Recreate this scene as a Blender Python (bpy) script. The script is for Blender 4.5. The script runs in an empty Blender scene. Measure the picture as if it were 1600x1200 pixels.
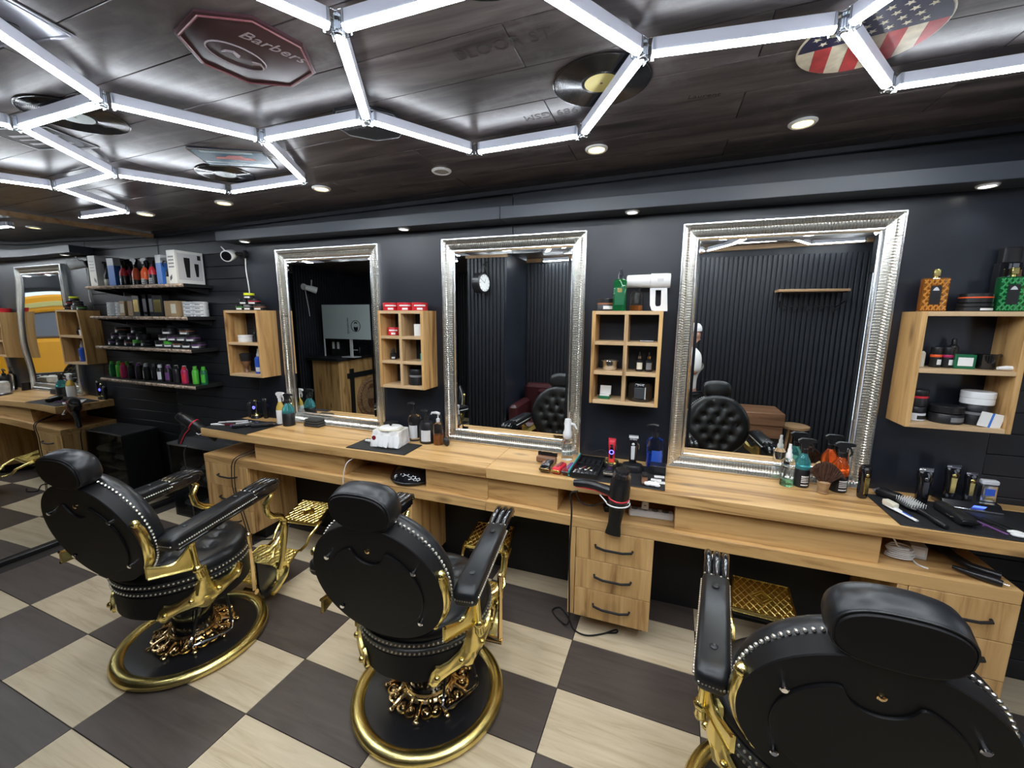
import bpy, bmesh, math, random
from mathutils import Matrix, Vector
random.seed(7)
S = bpy.context.scene
COL = S.collection
pi = math.pi
# ---------------------------------------------------------------- camera
cam = bpy.data.cameras.new('camera'); cam.sensor_width = 36.0; cam.lens = 14.528; cam.clip_start = 0.02
camo = bpy.data.objects.new('camera', cam); COL.objects.link(camo)
yaw, pitch, roll = -0.3453, -0.1629, 0.0062
cy, sy, cp, sp = math.cos(yaw), math.sin(yaw), math.cos(pitch), math.sin(pitch)
fw = Vector((sy*cp, cy*cp, sp)); rt = Vector((cy, -sy, 0)); up = rt.cross(fw)
r2 = rt*math.cos(roll) + up*math.sin(roll); u2 = -rt*math.sin(roll) + up*math.cos(roll)
camo.matrix_world = Matrix(((r2.x, u2.x, -fw.x, 4.083), (r2.y, u2.y, -fw.y, -2.415), (r2.z, u2.z, -fw.z, 1.680), (0, 0, 0, 1)))
S.camera = camo
# ---------------------------------------------------------------- world, exposure
w = bpy.data.worlds.new('World'); S.world = w; w.use_nodes = True
w.node_tree.nodes['Background'].inputs[0].default_value = (0.75, 0.85, 1.0, 1)
w.node_tree.nodes['Background'].inputs[1].default_value = 2.2
S.view_settings.view_transform = 'Standard'; S.view_settings.look = 'None'
S.view_settings.gamma = 1.0; S.view_settings.use_curve_mapping = False
S.view_settings.exposure = 0.0
LED_STRENGTH = 62.0
# ---------------------------------------------------------------- materials
MATS = {}
def mat(n, col, rough=0.5, metal=0.0, spec=0.5, emit=None, es=0, trans=0.0, ior=1.45, coat=0.0, var=0.0, vs=8.0, bump=0.0, bs=80.0):
    m = bpy.data.materials.new(n); m.use_nodes = True
    N, L = m.node_tree.nodes, m.node_tree.links
    b = N['Principled BSDF']
    b.inputs['Base Color'].default_value = (*col, 1); b.inputs['Roughness'].default_value = rough
    b.inputs['Metallic'].default_value = metal; b.inputs['Specular IOR Level'].default_value = spec
    b.inputs['IOR'].default_value = ior; b.inputs['Coat Weight'].default_value = coat
    if trans: b.inputs['Transmission Weight'].default_value = trans
    if emit: b.inputs['Emission Color'].default_value = (*emit, 1); b.inputs['Emission Strength'].default_value = es
    if var or bump:
        t = N.new('ShaderNodeTexCoord')
        if var:
            no = N.new('ShaderNodeTexNoise'); no.inputs['Scale'].default_value = vs; no.inputs['Detail'].default_value = 5
            L.new(t.outputs['Object'], no.inputs['Vector'])
            r = N.new('ShaderNodeValToRGB')
            r.color_ramp.elements[0].position = .3; r.color_ramp.elements[1].position = .7
            r.color_ramp.elements[0].color = tuple(c*(1-var) for c in col)+(1,)
            r.color_ramp.elements[1].color = tuple(min(1, c*(1+var)) for c in col)+(1,)
            L.new(no.outputs['Fac'], r.inputs['Fac']); L.new(r.outputs['Color'], b.inputs['Base Color'])
        if bump:
            n2 = N.new('ShaderNodeTexNoise'); n2.inputs['Scale'].default_value = bs; n2.inputs['Detail'].default_value = 3
            L.new(t.outputs['Object'], n2.inputs['Vector'])
            bu = N.new('ShaderNodeBump'); bu.inputs['Strength'].default_value = bump; bu.inputs['Distance'].default_value = .002
            L.new(n2.outputs['Fac'], bu.inputs['Height']); L.new(bu.outputs['Normal'], b.inputs['Normal'])
    MATS[n] = m; return m
def wood(n, axis, c, rough=.42, along=1.1, across=16, knots=True, kv=.75, worn=0, spec=.5):
    """grainy wood; axis = grain direction, c = (dark, mid, light)"""
    m = bpy.data.materials.new(n); m.use_nodes = True
    N, L = m.node_tree.nodes, m.node_tree.links; b = N['Principled BSDF']
    t = N.new('ShaderNodeTexCoord'); oi = N.new('ShaderNodeObjectInfo')
    mul = N.new('ShaderNodeMath'); mul.operation = 'MULTIPLY'; mul.inputs[1].default_value = 23.0
    L.new(oi.outputs['Random'], mul.inputs[0])
    ad = N.new('ShaderNodeVectorMath'); ad.operation = 'ADD'
    L.new(t.outputs['Object'], ad.inputs[0]); L.new(mul.outputs[0], ad.inputs[1])
    mp = N.new('ShaderNodeMapping'); sc = [across]*3; sc['xyz'.index(axis)] = along
    mp.inputs['Scale'].default_value = sc; L.new(ad.outputs[0], mp.inputs['Vector'])
    n1 = N.new('ShaderNodeTexNoise'); n1.inputs['Scale'].default_value = 1.0; n1.inputs['Detail'].default_value = 7
    n1.inputs['Roughness'].default_value = .62; n1.inputs['Distortion'].default_value = .9
    L.new(mp.outputs[0], n1.inputs['Vector'])
    r = N.new('ShaderNodeValToRGB'); e = r.color_ramp.elements
    e[0].position = .33; e[0].color = (*c[0], 1); e[1].position = .69; e[1].color = (*c[2], 1)
    k = e.new(.47); k.color = (*c[1], 1)
    L.new(n1.outputs['Fac'], r.inputs['Fac'])
    out = r.outputs['Color']
    if knots:
        m2 = N.new('ShaderNodeMapping'); s2 = [7.0]*3; s2['xyz'.index(axis)] = 2.4
        m2.inputs['Scale'].default_value = s2; L.new(ad.outputs[0], m2.inputs['Vector'])
        v = N.new('ShaderNodeTexVoronoi'); v.inputs['Scale'].default_value = 1.0; L.new(m2.outputs[0], v.inputs['Vector'])
        r2_ = N.new('ShaderNodeValToRGB'); r2_.color_ramp.elements[0].position = .03; r2_.color_ramp.elements[1].position = .17
        r2_.color_ramp.elements[0].color = (kv*.4, kv*.35, kv*.3, 1); r2_.color_ramp.elements[1].color = (1, 1, 1, 1)
        L.new(v.outputs['Distance'], r2_.inputs['Fac'])
        mx = N.new('ShaderNodeMix'); mx.data_type = 'RGBA'; mx.blend_type = 'MULTIPLY'; mx.inputs['Factor'].default_value = .8
        L.new(out, mx.inputs['A']); L.new(r2_.outputs['Color'], mx.inputs['B']); out = mx.outputs['Result']
    if worn:   # pale scuffed patches of the printed laminate
        n3 = N.new('ShaderNodeTexNoise'); n3.inputs['Scale'].default_value = 5.5; n3.inputs['Detail'].default_value = 9; n3.inputs['Roughness'].default_value = .72
        L.new(ad.outputs[0], n3.inputs['Vector'])
        r3 = N.new('ShaderNodeValToRGB'); r3.color_ramp.elements[0].position = .53; r3.color_ramp.elements[1].position = .74
        r3.color_ramp.elements[0].color = (0, 0, 0, 1); r3.color_ramp.elements[1].color = (.55, .55, .55, 1)
        L.new(n3.outputs['Fac'], r3.inputs['Fac'])
        mx3 = N.new('ShaderNodeMix'); mx3.data_type = 'RGBA'; mx3.inputs['B'].default_value = (.21, .195, .2, 1)
        L.new(r3.outputs['Color'], mx3.inputs['Factor']); L.new(out, mx3.inputs['A']); out = mx3.outputs['Result']
    b.inputs['Specular IOR Level'].default_value = spec
    L.new(out, b.inputs['Base Color']); b.inputs['Roughness'].default_value = rough
    bu = N.new('ShaderNodeBump'); bu.inputs['Strength'].default_value = .12; bu.inputs['Distance'].default_value = .002
    L.new(n1.outputs['Fac'], bu.inputs['Height']); L.new(bu.outputs['Normal'], b.inputs['Normal'])
    MATS[n] = m; return m
OAK = ((.25, .125, .042), (.55, .325, .125), (.70, .45, .195))
wood('oak_x', 'x', OAK); wood('oak_y', 'y', OAK); wood('oak_z', 'z', OAK)
wood('oak_pale', 'z', ((.33, .2, .095), (.53, .355, .185), (.63, .44, .25)), kv=.9)
wood('oak_edge', 'x', ((.42, .27, .14), (.56, .385, .215), (.64, .46, .27)), knots=False)
wood('ceiling_wood', 'x', ((.035, .028, .028), (.072, .060, .060), (.15, .13, .13)), rough=.30, along=1.6, across=11, worn=1, spec=.3)
wood('brown_wood', 'x', ((.08, .035, .018), (.17, .08, .04), (.26, .13, .07)), rough=.45)
wood('trim_wood', 'x', ((.2, .11, .05), (.33, .2, .1), (.42, .27, .15)), knots=False)
wood('tile_light', 'x', ((.50, .40, .26), (.60, .50, .345), (.67, .57, .41)), rough=.38, along=2.2, across=28, knots=False)
wood('tile_dark', 'x', ((.066, .052, .047), (.082, .066, .059), (.1, .082, .074)), rough=.36, along=2.2, across=22, knots=False)
wood('bark', 'x', ((.05, .035, .028), (.38, .28, .21), (.75, .62, .52)), rough=.8, along=28, across=50, knots=False)
mat('grout', (.03, .026, .024), .8)
mat('wall_black', (.0135, .0165, .0245), .33, spec=.55, var=.25, vs=2.2, bump=.06, bs=9)
mat('slat_black', (.012, .013, .017), .5, spec=.4)
mat('slat_dark', (.015, .0165, .022), .42, spec=.45)
mat('ledge_grey', (.052, .060, .076), .36, spec=.5)
mat('black_matte', (.012, .012, .013), .55, spec=.4)
mat('black_plastic', (.012, .012, .014), .28, spec=.5)
mat('black_gloss', (.008, .008, .01), .08, spec=.6, coat=.4)
mat('mat_rubber', (.014, .014, .016), .6, bump=.3, bs=300)
mat('leather', (.009, .010, .012), .34, spec=.5, bump=.10, bs=140)
mat('back_plate_black', (.006, .006, .007), .5, spec=.28)
mat('gold', (1.0, .79, .30), .21, 1.0, var=.08, vs=20)
mat('gold_brushed', (.86, .69, .27), .27, 1.0, var=.25, vs=14, bump=.15, bs=40)
mat('gold_rose', (.90, .66, .34), .17, 1.0)
mat('chrome', (.8, .8, .82), .08, 1.0)
mat('stud', (.97, .95, .88), .28, 1.0)
mat('silver_frame', (.78, .77, .71), .27, 1.0, var=.06, vs=6)
mat('silver_bead', (.92, .94, .95), .22, 1.0)
mat('mirror_glass', (.86, .89, .88), .0, 1.0)
mat('wall_mirror', (.62, .63, .63), .015, 1.0)
mat('led', (1, 1, 1), .4, emit=(.88, .94, 1.0), es=LED_STRENGTH)
mat('tube_clear', (.60, .62, .72), .25, spec=.5, emit=(.80, .84, 1.0), es=.10)
mat('alu', (.62, .65, .72), .35, .6)
mat('warm_lamp', (1, .9, .6), .4, emit=(1.0, .74, .28), es=5)
mat('cool_lamp', (1, 1, .95), .4, emit=(1.0, .99, .86), es=8)
mat('lamp_off', (.4, .4, .38), .3)
mat('white_plastic', (.78, .79, .80), .32)
mat('white_paper', (.82, .82, .80), .6)
mat('red_plastic', (.55, .02, .03), .3)
mat('blue_card', (.05, .19, .62), .4)
mat('vinyl', (.010, .010, .012), .2, spec=.5, bump=.05, bs=400)
def clear(n, col, rough=.03, alpha_mix=.0):
    return mat(n, col, rough, trans=alpha_mix or 1.0, ior=1.35)
clear('clear', (.93, .96, .97)); clear('clear_green', (.35, .8, .45)); clear('clear_teal', (.14, .62, .66), .03, .8)
clear('clear_orange', (.95, .17, .03), .03, .75); clear('clear_blue', (.03, .12, .75), .03, .5); clear('clear_amber', (.5, .16, .03), .03, .5)
clear('clear_smoke', (.25, .27, .32)); clear('clear_yellow', (.9, .65, .15), .03, .5); clear('clear_emerald', (.015, .20, .06), .03, .6); clear('clear_brown', (.46, .17, .03), .03, .6)
# ---------------------------------------------------------------- mesh builder
def circ(r, n, z=0, cx=0, cy=0, ry=None):
    ry = r if ry is None else ry
    return [(cx+r*math.cos(2*pi*i/n), cy+ry*math.sin(2*pi*i/n), z) for i in range(n)]
def rrect(hx, hy, r, z=0, n=4, cx=0, cy=0):
    r = max(min(r, hx-1e-5, hy-1e-5), 1e-5); o = []
    for k, (sx, sy) in enumerate(((1, 1), (-1, 1), (-1, -1), (1, -1))):
        for i in range(n):
            a = k*pi/2 + (pi/2)*i/(n-1)
            o.append((cx+sx*(hx-r)+r*math.cos(a), cy+sy*(hy-r)+r*math.sin(a), z))
    return o
class MB:
    def __init__(s): s.v = []; s.f = []; s.M = None
    def at(s, x=0, y=0, z=0, rx=0, ry=0, rz=0, sc=1):
        s.M = Matrix.Translation((x, y, z)) @ Matrix.Rotation(rz, 4, 'Z') @ Matrix.Rotation(ry, 4, 'Y') @ Matrix.Rotation(rx, 4, 'X') @ Matrix.Scale(sc, 4); return s
    def mx(s, M): s.M = M; return s
    def add(s, vs, fs):
        o = len(s.v)
        s.v += [tuple(s.M @ Vector(p)) for p in vs] if s.M else [tuple(p) for p in vs]
        s.f += [tuple(i+o for i in f) for f in fs]; return s
    def loft(s, rings, cap0=True, cap1=True, closed=True, loop=False):
        n = len(rings[0]); v = [p for r in rings for p in r]; f = []
        R = len(rings)
        for k in range(R if loop else R-1):
            a, b = k*n, ((k+1) % R)*n
            for i in range(n if closed else n-1):
                j = (i+1) % n; f.append((a+i, a+j, b+j, b+i))
        if not loop and closed:
            if cap0: f.append(tuple(range(n-1, -1, -1)))
            if cap1: f.append(tuple((R-1)*n+i for i in range(n)))
        return s.add(v, f)
    def box(s, x0, x1, y0, y1, z0, z1, ch=0.0):
        cx, cy, hx, hy = (x0+x1)/2, (y0+y1)/2, abs(x1-x0)/2, abs(y1-y0)/2
        if not ch:
            return s.loft([[(x0, y0, z0), (x1, y0, z0), (x1, y1, z0), (x0, y1, z0)], [(x0, y0, z1), (x1, y0, z1), (x1, y1, z1), (x0, y1, z1)]])
        return s.rbox(cx, cy, z0, z1, hx, hy, ch, ch, 2)
    def rbox(s, cx, cy, z0, z1, hx, hy, r, ch, n=4):
        R = [rrect(hx-ch, hy-ch, max(r-ch, 1e-4), z0, n, cx, cy), rrect(hx, hy, r, z0+ch, n, cx, cy), rrect(hx, hy, r, z1-ch, n, cx, cy), rrect(hx-ch, hy-ch, max(r-ch, 1e-4), z1, n, cx, cy)]
        return s.loft(R)
    def lathe(s, prof, n=20, cx=0, cy=0, z=0):
        return s.loft([circ(max(r, 1e-4), n, z+h, cx, cy) for r, h in prof])
    def cyl(s, p0, p1, r0, r1=None, n=12):
        return s.tube([p0, p1], [r0, r0 if r1 is None else r1], n)
    def tube(s, pts, r, n=8, closed=False, sq=1.0):
        pts = [Vector(p) for p in pts]; m = len(pts)
        rs = r if isinstance(r, (list, tuple)) else [r]*m
        rings = []; prev = None
        for i, p in enumerate(pts):
            if closed: t = pts[(i+1) % m]-pts[i-1]
            else: t = pts[min(i+1, m-1)]-pts[max(i-1, 0)]
            t.normalize()
            if prev is None:
                u = t.cross(Vector((0, 0, 1)))
                if u.length < .05: u = t.cross(Vector((0, 1, 0)))
            else: u = prev - t*prev.dot(t)
            if u.length < 1e-6: u = t.orthogonal()
            u.normalize(); prev = u; v = t.cross(u)
            rings.append([tuple(p + (u*math.cos(2*pi*k/n) + v*sq*math.sin(2*pi*k/n))*rs[i]) for k in range(n)])
        return s.loft(rings, loop=closed)
    def ball(s, c, r, nu=12, nv=8):
        r = r if isinstance(r, (tuple, list)) else (r, r, r)
        return s.loft([[(c[0]+r[0]*math.sin(pi*max(j, .04)/nv if j < nv else pi*(1-.04/nv))*math.cos(2*pi*i/nu), c[1]+r[1]*math.sin(pi*max(j, .04)/nv if j < nv else pi*(1-.04/nv))*math.sin(2*pi*i/nu), c[2]-r[2]*math.cos(pi*max(j, .04)/nv if j < nv else pi*(1-.04/nv))) for i in range(nu)] for j in range(nv+1)])
    def prism(s, poly, d0, d1, plane='xz'):
        """extrude a 2D polygon; plane gives the two axes, depth along the third"""
        def P(a, b, d): return (a, d, b) if plane == 'xz' else ((a, b, d) if plane == 'xy' else (d, a, b))
        return s.loft([[P(a, b, d0) for a, b in poly], [P(a, b, d1) for a, b in poly]])
def build(name, mb, m, parent=None, ang=38, loc=None):
    me = bpy.data.meshes.new(name); me.from_pydata(mb.v, [], mb.f)
    bm = bmesh.new(); bm.from_mesh(me); bmesh.ops.recalc_face_normals(bm, faces=bm.faces); bm.to_mesh(me); bm.free()
    me.polygons.foreach_set('use_smooth', [True]*len(me.polygons)); me.set_sharp_from_angle(angle=math.radians(ang))
    me.materials.append(MATS[m] if isinstance(m, str) else m)
    o = bpy.data.objects.new(name, me); COL.objects.link(o)
    if parent: o.parent = parent
    if loc: o.location = loc
    return o
def tag(o, label=None, cat=None, group=None, kind=None):
    if label: o['label'] = label
    if cat: o['category'] = cat
    if group: o['group'] = group
    if kind: o['kind'] = kind
    return o
def T(name, label, cat, loc=(0, 0, 0), rz=0, group=None):
    o = bpy.data.objects.new(name, None); o.empty_display_size = .05; COL.objects.link(o)
    o.location = loc; o.rotation_euler = (0, 0, rz)
    return tag(o, label, cat, group)
def inst(name, src, parent, loc=(0, 0, 0), rot=(0, 0, 0), scale=None):
    o = bpy.data.objects.new(name, src.data if hasattr(src, 'data') else src); COL.objects.link(o); o.parent = parent
    o.location = loc; o.rotation_euler = rot
    if scale: o.scale = scale
    return o
def copy_tree(o, parent=None):
    c = o.copy(); COL.objects.link(c); c.parent = parent
    for ch in list(o.children): copy_tree(ch, c)
    return c
def struct(name, mb, m, label=None, parent=None, ang=38):
    o = build(name, mb, m, parent, ang); o['kind'] = 'structure'
    if label: o['label'] = label
    return o
def text_mesh(name, txt, size, m, parent, M, depth=.0006, shear=0, align='CENTER'):
    c = bpy.data.curves.new(name, 'FONT'); c.body = txt; c.size = size; c.extrude = depth; c.align_x = align; c.align_y = 'CENTER'; c.shear = shear; c.resolution_u = 2
    t = bpy.data.objects.new(name+'_tmp', c); COL.objects.link(t)
    bpy.context.view_layer.update()
    dg = bpy.context.evaluated_depsgraph_get()
    me = bpy.data.meshes.new_from_object(t.evaluated_get(dg)); me.name = name
    bpy.data.objects.remove(t); bpy.data.curves.remove(c)
    me.materials.clear(); me.materials.append(MATS[m] if isinstance(m, str) else m)
    o = bpy.data.objects.new(name, me); COL.objects.link(o); o.parent = parent; o.matrix_local = M
    return o
def EUL(x, y, z, rx=0, ry=0, rz=0):
    return Matrix.Translation((x, y, z)) @ Matrix.Rotation(rz, 4, 'Z') @ Matrix.Rotation(ry, 4, 'Y') @ Matrix.Rotation(rx, 4, 'X')
# ================================================================ THE ROOM
RX0, RX1, RY0 = -0.60, 6.25, -3.70
def ceil_z(x): return 2.345 + .02*x
# ---- floor: offset checkerboard of 60 x 30 tiles with recessed joints
floor = struct('floor', MB().box(RX0, RX1, RY0, 0.05, -.05, -.004), 'grout', 'checkerboard floor of beige and dark brown rectangular tiles')
PHI = -.0283; cph, sph = math.cos(PHI), math.sin(PHI)
TX, TY = .6, .3073
tile_me = {}
for key, m in ((0, 'tile_dark'), (1, 'tile_light')):
    o = build('tmp', MB().rbox(TX/2, -TY/2, -.006, 0, TX/2-.0016, TY/2-.0016, .002, .001, 2), m); tile_me[key] = o.data; tile_me[key].name = 'floor_tile'; bpy.data.objects.remove(o)
def clip(poly, ax, lim, sgn):
    out = []
    for k in range(len(poly)):
        a, b = poly[k-1], poly[k]; da, db = (a[ax]-lim)*sgn, (b[ax]-lim)*sgn
        if (da >= 0) != (db >= 0):
            t = da/(da-db); out.append((a[0]+(b[0]-a[0])*t, a[1]+(b[1]-a[1])*t))
        if db >= 0: out.append(b)
    return out
for i in range(-4, 11):
    for j in range(-6, 10):
        X, Y = i*TX, -j*TY
        wx, wy = .7128+cph*X-sph*Y, -1.325+sph*X+cph*Y
        g = .0016
        cs = [(wx+cph*a-sph*b, wy+sph*a+cph*b) for a, b in ((g, -g), (TX-g, -g), (TX-g, -TY+g), (g, -TY+g))]
        pl = cs
        for ax, lim, sg in ((0, RX0, 1), (0, RX1, -1), (1, RY0, 1), (1, 0.0, -1)): pl = clip(pl, ax, lim, sg) if pl else pl
        if len(pl) < 3: continue
        cxm = sum(p[0] for p in pl)/len(pl); cym = sum(p[1] for p in pl)/len(pl)
        if cxm < -.02 and cym > -1.42: continue
        k = (i+j) % 2
        if len(pl) == 4 and all(abs(a[0]-b[0])+abs(a[1]-b[1]) < 1e-6 for a in pl for b in cs if abs(a[0]-b[0])+abs(a[1]-b[1]) < .01) and sum(abs(a[0]-b[0])+abs(a[1]-b[1]) for a, b in zip(sorted(pl), sorted(cs))) < 1e-4:
            o = bpy.data.objects.new('floor_tile', tile_me[k]); COL.objects.link(o); o.parent = floor
            o.location = (wx, wy, 0); o.rotation_euler = (0, 0, PHI)
        else:
            build('floor_tile', MB().prism(pl, -.006, 0, 'xy'), 'tile_light' if k else 'tile_dark', floor)
# ---- ceiling: printed laminate planks, rising slightly to the right
tilt = math.atan(.02)
ceiling = struct('ceiling', MB().box(RX0, RX1, RY0, .05, .012, .06), 'black_matte', 'dark plank ceiling printed with old crate lettering')
ceiling.location = (0, 0, 2.345); ceiling.rotation_euler = (0, -tilt, 0)
pm = build('tmp', MB().rbox(.65, 0, 0, .011, .65-.001, .099, .002, .0015, 2), 'ceiling_wood'); plank_me = pm.data; plank_me.name = 'ceiling_plank'; bpy.data.objects.remove(pm)
for r in range(19):
    y0 = -.104 - .2*r + .1
    xs = (.4 if r % 2 else 1.05) - 2.6
    x = xs
    while x < RX1:
        a, b = max(x, RX0), min(x+1.3, RX1)
        if b-a > .02:
            if a == x and b == x+1.3:
                inst('ceiling_plank', plank_me, ceiling, (x, y0, 0))
            else:
                build('ceiling_plank', MB().rbox((a+b)/2, 0, 0, .011, (b-a)/2-.001, .099, .002, .0015, 2), 'ceiling_wood', ceiling, loc=(0, y0, 0))
        x += 1.3
# printed lettering on the planks (flat print)
mat('print_dark', (.03, .026, .025), .5); mat('print_pale', (.20, .185, .18), .5)
def ceil_text(t, x, y, size, m, rz=0):
    M = EUL(x, y, -.0008, rx=pi, rz=rz)
    return text_mesh('plank_print', t, size, m, ceiling, M, .0003)
ceil_text('BLOOR ST', 3.62, -1.225, .062, 'print_dark')
ceil_text('1989 GSM', 3.66, -.80, .055, 'print_dark', pi)
ceil_text('Laurent', 4.17, -.73, .034, 'print_dark', .15)
# ---- back wall: smooth black boards between two slatted stretches
wall_back = struct('wall_back', MB().box(RX0+.52, RX1, .012, .10, 0, 2.46), 'black_matte', 'black back wall of smooth boards and grooved planks')
for a, b in ((1.03, 3.212), (3.216, 5.495)):
    build('wall_board', MB().box(a, b, 0, .014, 0, ceil_z(a)+.006, .002), 'wall_black', wall_back)
def planks(x0, x1, top):
    z = 0.0
    while z < top-.02:
        h = min(.098, top-z)
        build('wall_plank', MB().box(x0+.001, x1-.001, .002, .014, z+.002, z+h-.002, .0015), 'slat_dark', wall_back)
        z += .098
planks(0.0, 1.03, 2.345); planks(5.495, RX1, 2.44)
# cornice trims under the ceiling
struct('trim_1', MB().box(0, RX1, -.022, 0, 0, .034, .004), 'slat_dark', 'dark cornice strip along the back wall').location = (0, 0, 2.318)
bpy.data.objects['trim_1'].rotation_euler = (0, -tilt, 0)
struct('trim_2', MB().box(0.0, .014, -1.42, -.022, 2.306, 2.342, .004), 'trim_wood', 'brown strip along the top of the mirrored wall')
# ---- left wall: partition faced with one large mirror
wall_left = struct('wall_left', MB().box(-.10, -.002, -1.42, .0, 0, 2.335), 'slat_black', 'left wall covered by one large mirror')
gm = bpy.data.materials.new('wavy_mirror'); gm.use_nodes = True
b = gm.node_tree.nodes['Principled BSDF']; b.inputs['Base Color'].default_value = (.60, .61, .61, 1); b.inputs['Metallic'].default_value = 1; b.inputs['Roughness'].default_value = .012
tc = gm.node_tree.nodes.new('ShaderNodeTexCoord'); nz = gm.node_tree.nodes.new('ShaderNodeTexNoise'); nz.inputs['Scale'].default_value = 2.6; nz.inputs['Detail'].default_value = 0
bu = gm.node_tree.nodes.new('ShaderNodeBump'); bu.inputs['Strength'].default_value = .55; bu.inputs['Distance'].default_value = .006
gm.node_tree.links.new(tc.outputs['Object'], nz.inputs['Vector']); gm.node_tree.links.new(nz.outputs['Fac'], bu.inputs['Height']); gm.node_tree.links.new(bu.outputs['Normal'], b.inputs['Normal'])
MATS['wavy_mirror'] = gm
build('mirror_pane', MB().box(-.002, .003, -1.415, -.002, .028, 2.31), 'wavy_mirror', wall_left)
build('bottom_rail', MB().box(-.002, .012, -1.42, -.002, 0, .03, .003), 'black_plastic', wall_left)
# ---- walls behind the camera: vertical black slats on black felt
slat = build('tmp', MB().box(-.0155, .0155, -.01, .01, 0, 2.33, .002), 'slat_dark'); slat_me = slat.data; slat_me.name = 'wall_slat'; bpy.data.objects.remove(slat)
SL = slat_me
wall_front = struct('wall_front', MB().box(2.41, RX1, -2.90, -2.822, 0, 2.45), 'slat_black', 'black slatted wall opposite the mirrors')
x = 2.44
while x < RX1-.02: inst('wall_slat', SL, wall_front, (x, -2.812, 0)); x += .046
struct('trim_3', MB().box(2.41, RX1, -2.822, -2.79, 0, .045, .004), 'trim_wood', 'wooden cornice above the opposite slatted wall').location = (0, 0, 2.298)
bpy.data.objects['trim_3'].rotation_euler = (0, -tilt, 0)
pil = struct('wall_pillar', MB().box(1.93, 2.41, -2.90, -2.082, 0, 2.37), 'wall_black', 'slatted pillar carrying the wall clock')
x = 1.95
while x < 2.405: inst('wall_slat', SL, pil, (x, -2.072, 0)); x += .046
struct('trim_4', MB().box(1.915, 2.425, -2.082, -2.05, 2.325, 2.372, .004), 'trim_wood', 'wooden cornice on the slatted pillar')
wall_far = struct('wall_far', MB().box(RX0, 1.93, RY0-.08, RY0, 0, 2.37), 'slat_black', 'dark wall behind the reception desk')
x = RX0+.03
while x < 1.92: inst('wall_slat', SL, wall_far, (x, RY0+.01, 0)); x += .046
wall_side = struct('wall_side', MB().box(RX0-.08, RX0, RY0, -1.42, 0, 2.35), 'slat_black', 'slatted side wall beyond the mirrored partition')
y = RY0+.03
while y < -1.45: inst('wall_slat', SL, wall_side, (RX0+.01, y, 0), (0, 0, pi/2)); y += .046
struct('wall_return', MB().box(RX0, -.10, -1.42, -1.34, 0, 2.345), 'slat_black', 'short black return wall behind the mirrored partition')
struct('wall_recess', MB().box(1.93, 2.0, RY0, -2.90, 0, 2.38), 'slat_black', 'black wall beside the reception recess')
# ---- right wall with the shop window
wr = MB(); WX = RX1
for a in ((RY0+.8, -2.25, 0, 2.48), (-.75, 0.1, 0, 2.48), (-2.25, -.75, 0, .35), (-2.25, -.75, 2.15, 2.48)): wr.box(WX, WX+.10, *a)
struct('wall_right', wr, 'wall_black', 'right wall with the shop window')
win = struct('window_1', MB().box(WX+.01, WX+.07, -2.25, -2.19, .35, 2.15).box(WX+.01, WX+.07, -.81, -.75, .35, 2.15).box(WX+.01, WX+.07, -2.19, -.81, .35, .41).box(WX+.01, WX+.07, -2.19, -.81, 2.09, 2.15).box(WX+.01, WX+.07, -1.53, -1.47, .41, 2.09), 'black_matte', 'shop window onto the street')
mat('window_glass', (1, 1, 1), 0.0, trans=1.0, ior=1.02)
build('pane', MB().box(WX+.035, WX+.041, -2.19, -1.53, .41, 2.09), 'window_glass', win)
build('pane', MB().box(WX+.035, WX+.041, -1.47, -.81, .41, 2.09), 'window_glass', win)
# ================================================================ HEXAGON LIGHT
hexl = T('hexagon_light', 'glowing white honeycomb of LED tubes fixed under the plank ceiling', 'ceiling light')
HV = dict(V1=(3.30, -1.50), V2=(3.06, -1.10), V3=(3.29, -.70), V4=(3.75, -.70), V5=(3.99, -1.13), V6=(4.46, -1.06), V7=(4.70, -.68), V8=(2.36, -1.50), V9=(2.585, -1.115), V10=(1.885, -1.505), V11=(1.60, -1.095), V12=(1.84, -.70), V13=(2.345, -.69), V14=(1.105, -1.08), V15=(.44, -.685), V16=(.875, -.665))
Lh = .463; hr = math.radians(1.27)
def hdir(a): return (Lh*math.cos(math.radians(a)+hr), Lh*math.sin(math.radians(a)+hr))
def hx(n, base, a): d = hdir(a); HV[n] = (HV[base][0]+d[0], HV[base][1]+d[1])
hx('A1', 'V1', 0); hx('A2', 'V1', -120); hx('A3', 'V8', -60); hx('A4', 'V10', -120); hx('A5', 'V5', -120); HV['A6'] = HV['A1']
hx('A7', 'V6', -60); hx('A8', 'V7', 0); hx('A9', 'V14', -120); hx('B1', 'A8', -60); hx('B2', 'A7', 0)
HE = ['V1 V2', 'V2 V3', 'V3 V4', 'V4 V5', 'V5 V6', 'V6 V7', 'V2 V9', 'V9 V8', 'V8 V10', 'V10 V11', 'V11 V12', 'V12 V13', 'V13 V9', 'V11 V14', 'V14 V16', 'V16 V15', 'V1 A1', 'V1 A2', 'A2 A3', 'V8 A3', 'V10 A4', 'V5 A1', 'V6 A7', 'V7 A8', 'V14 A9', 'A8 B1', 'A7 B2', 'B1 B2']
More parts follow.
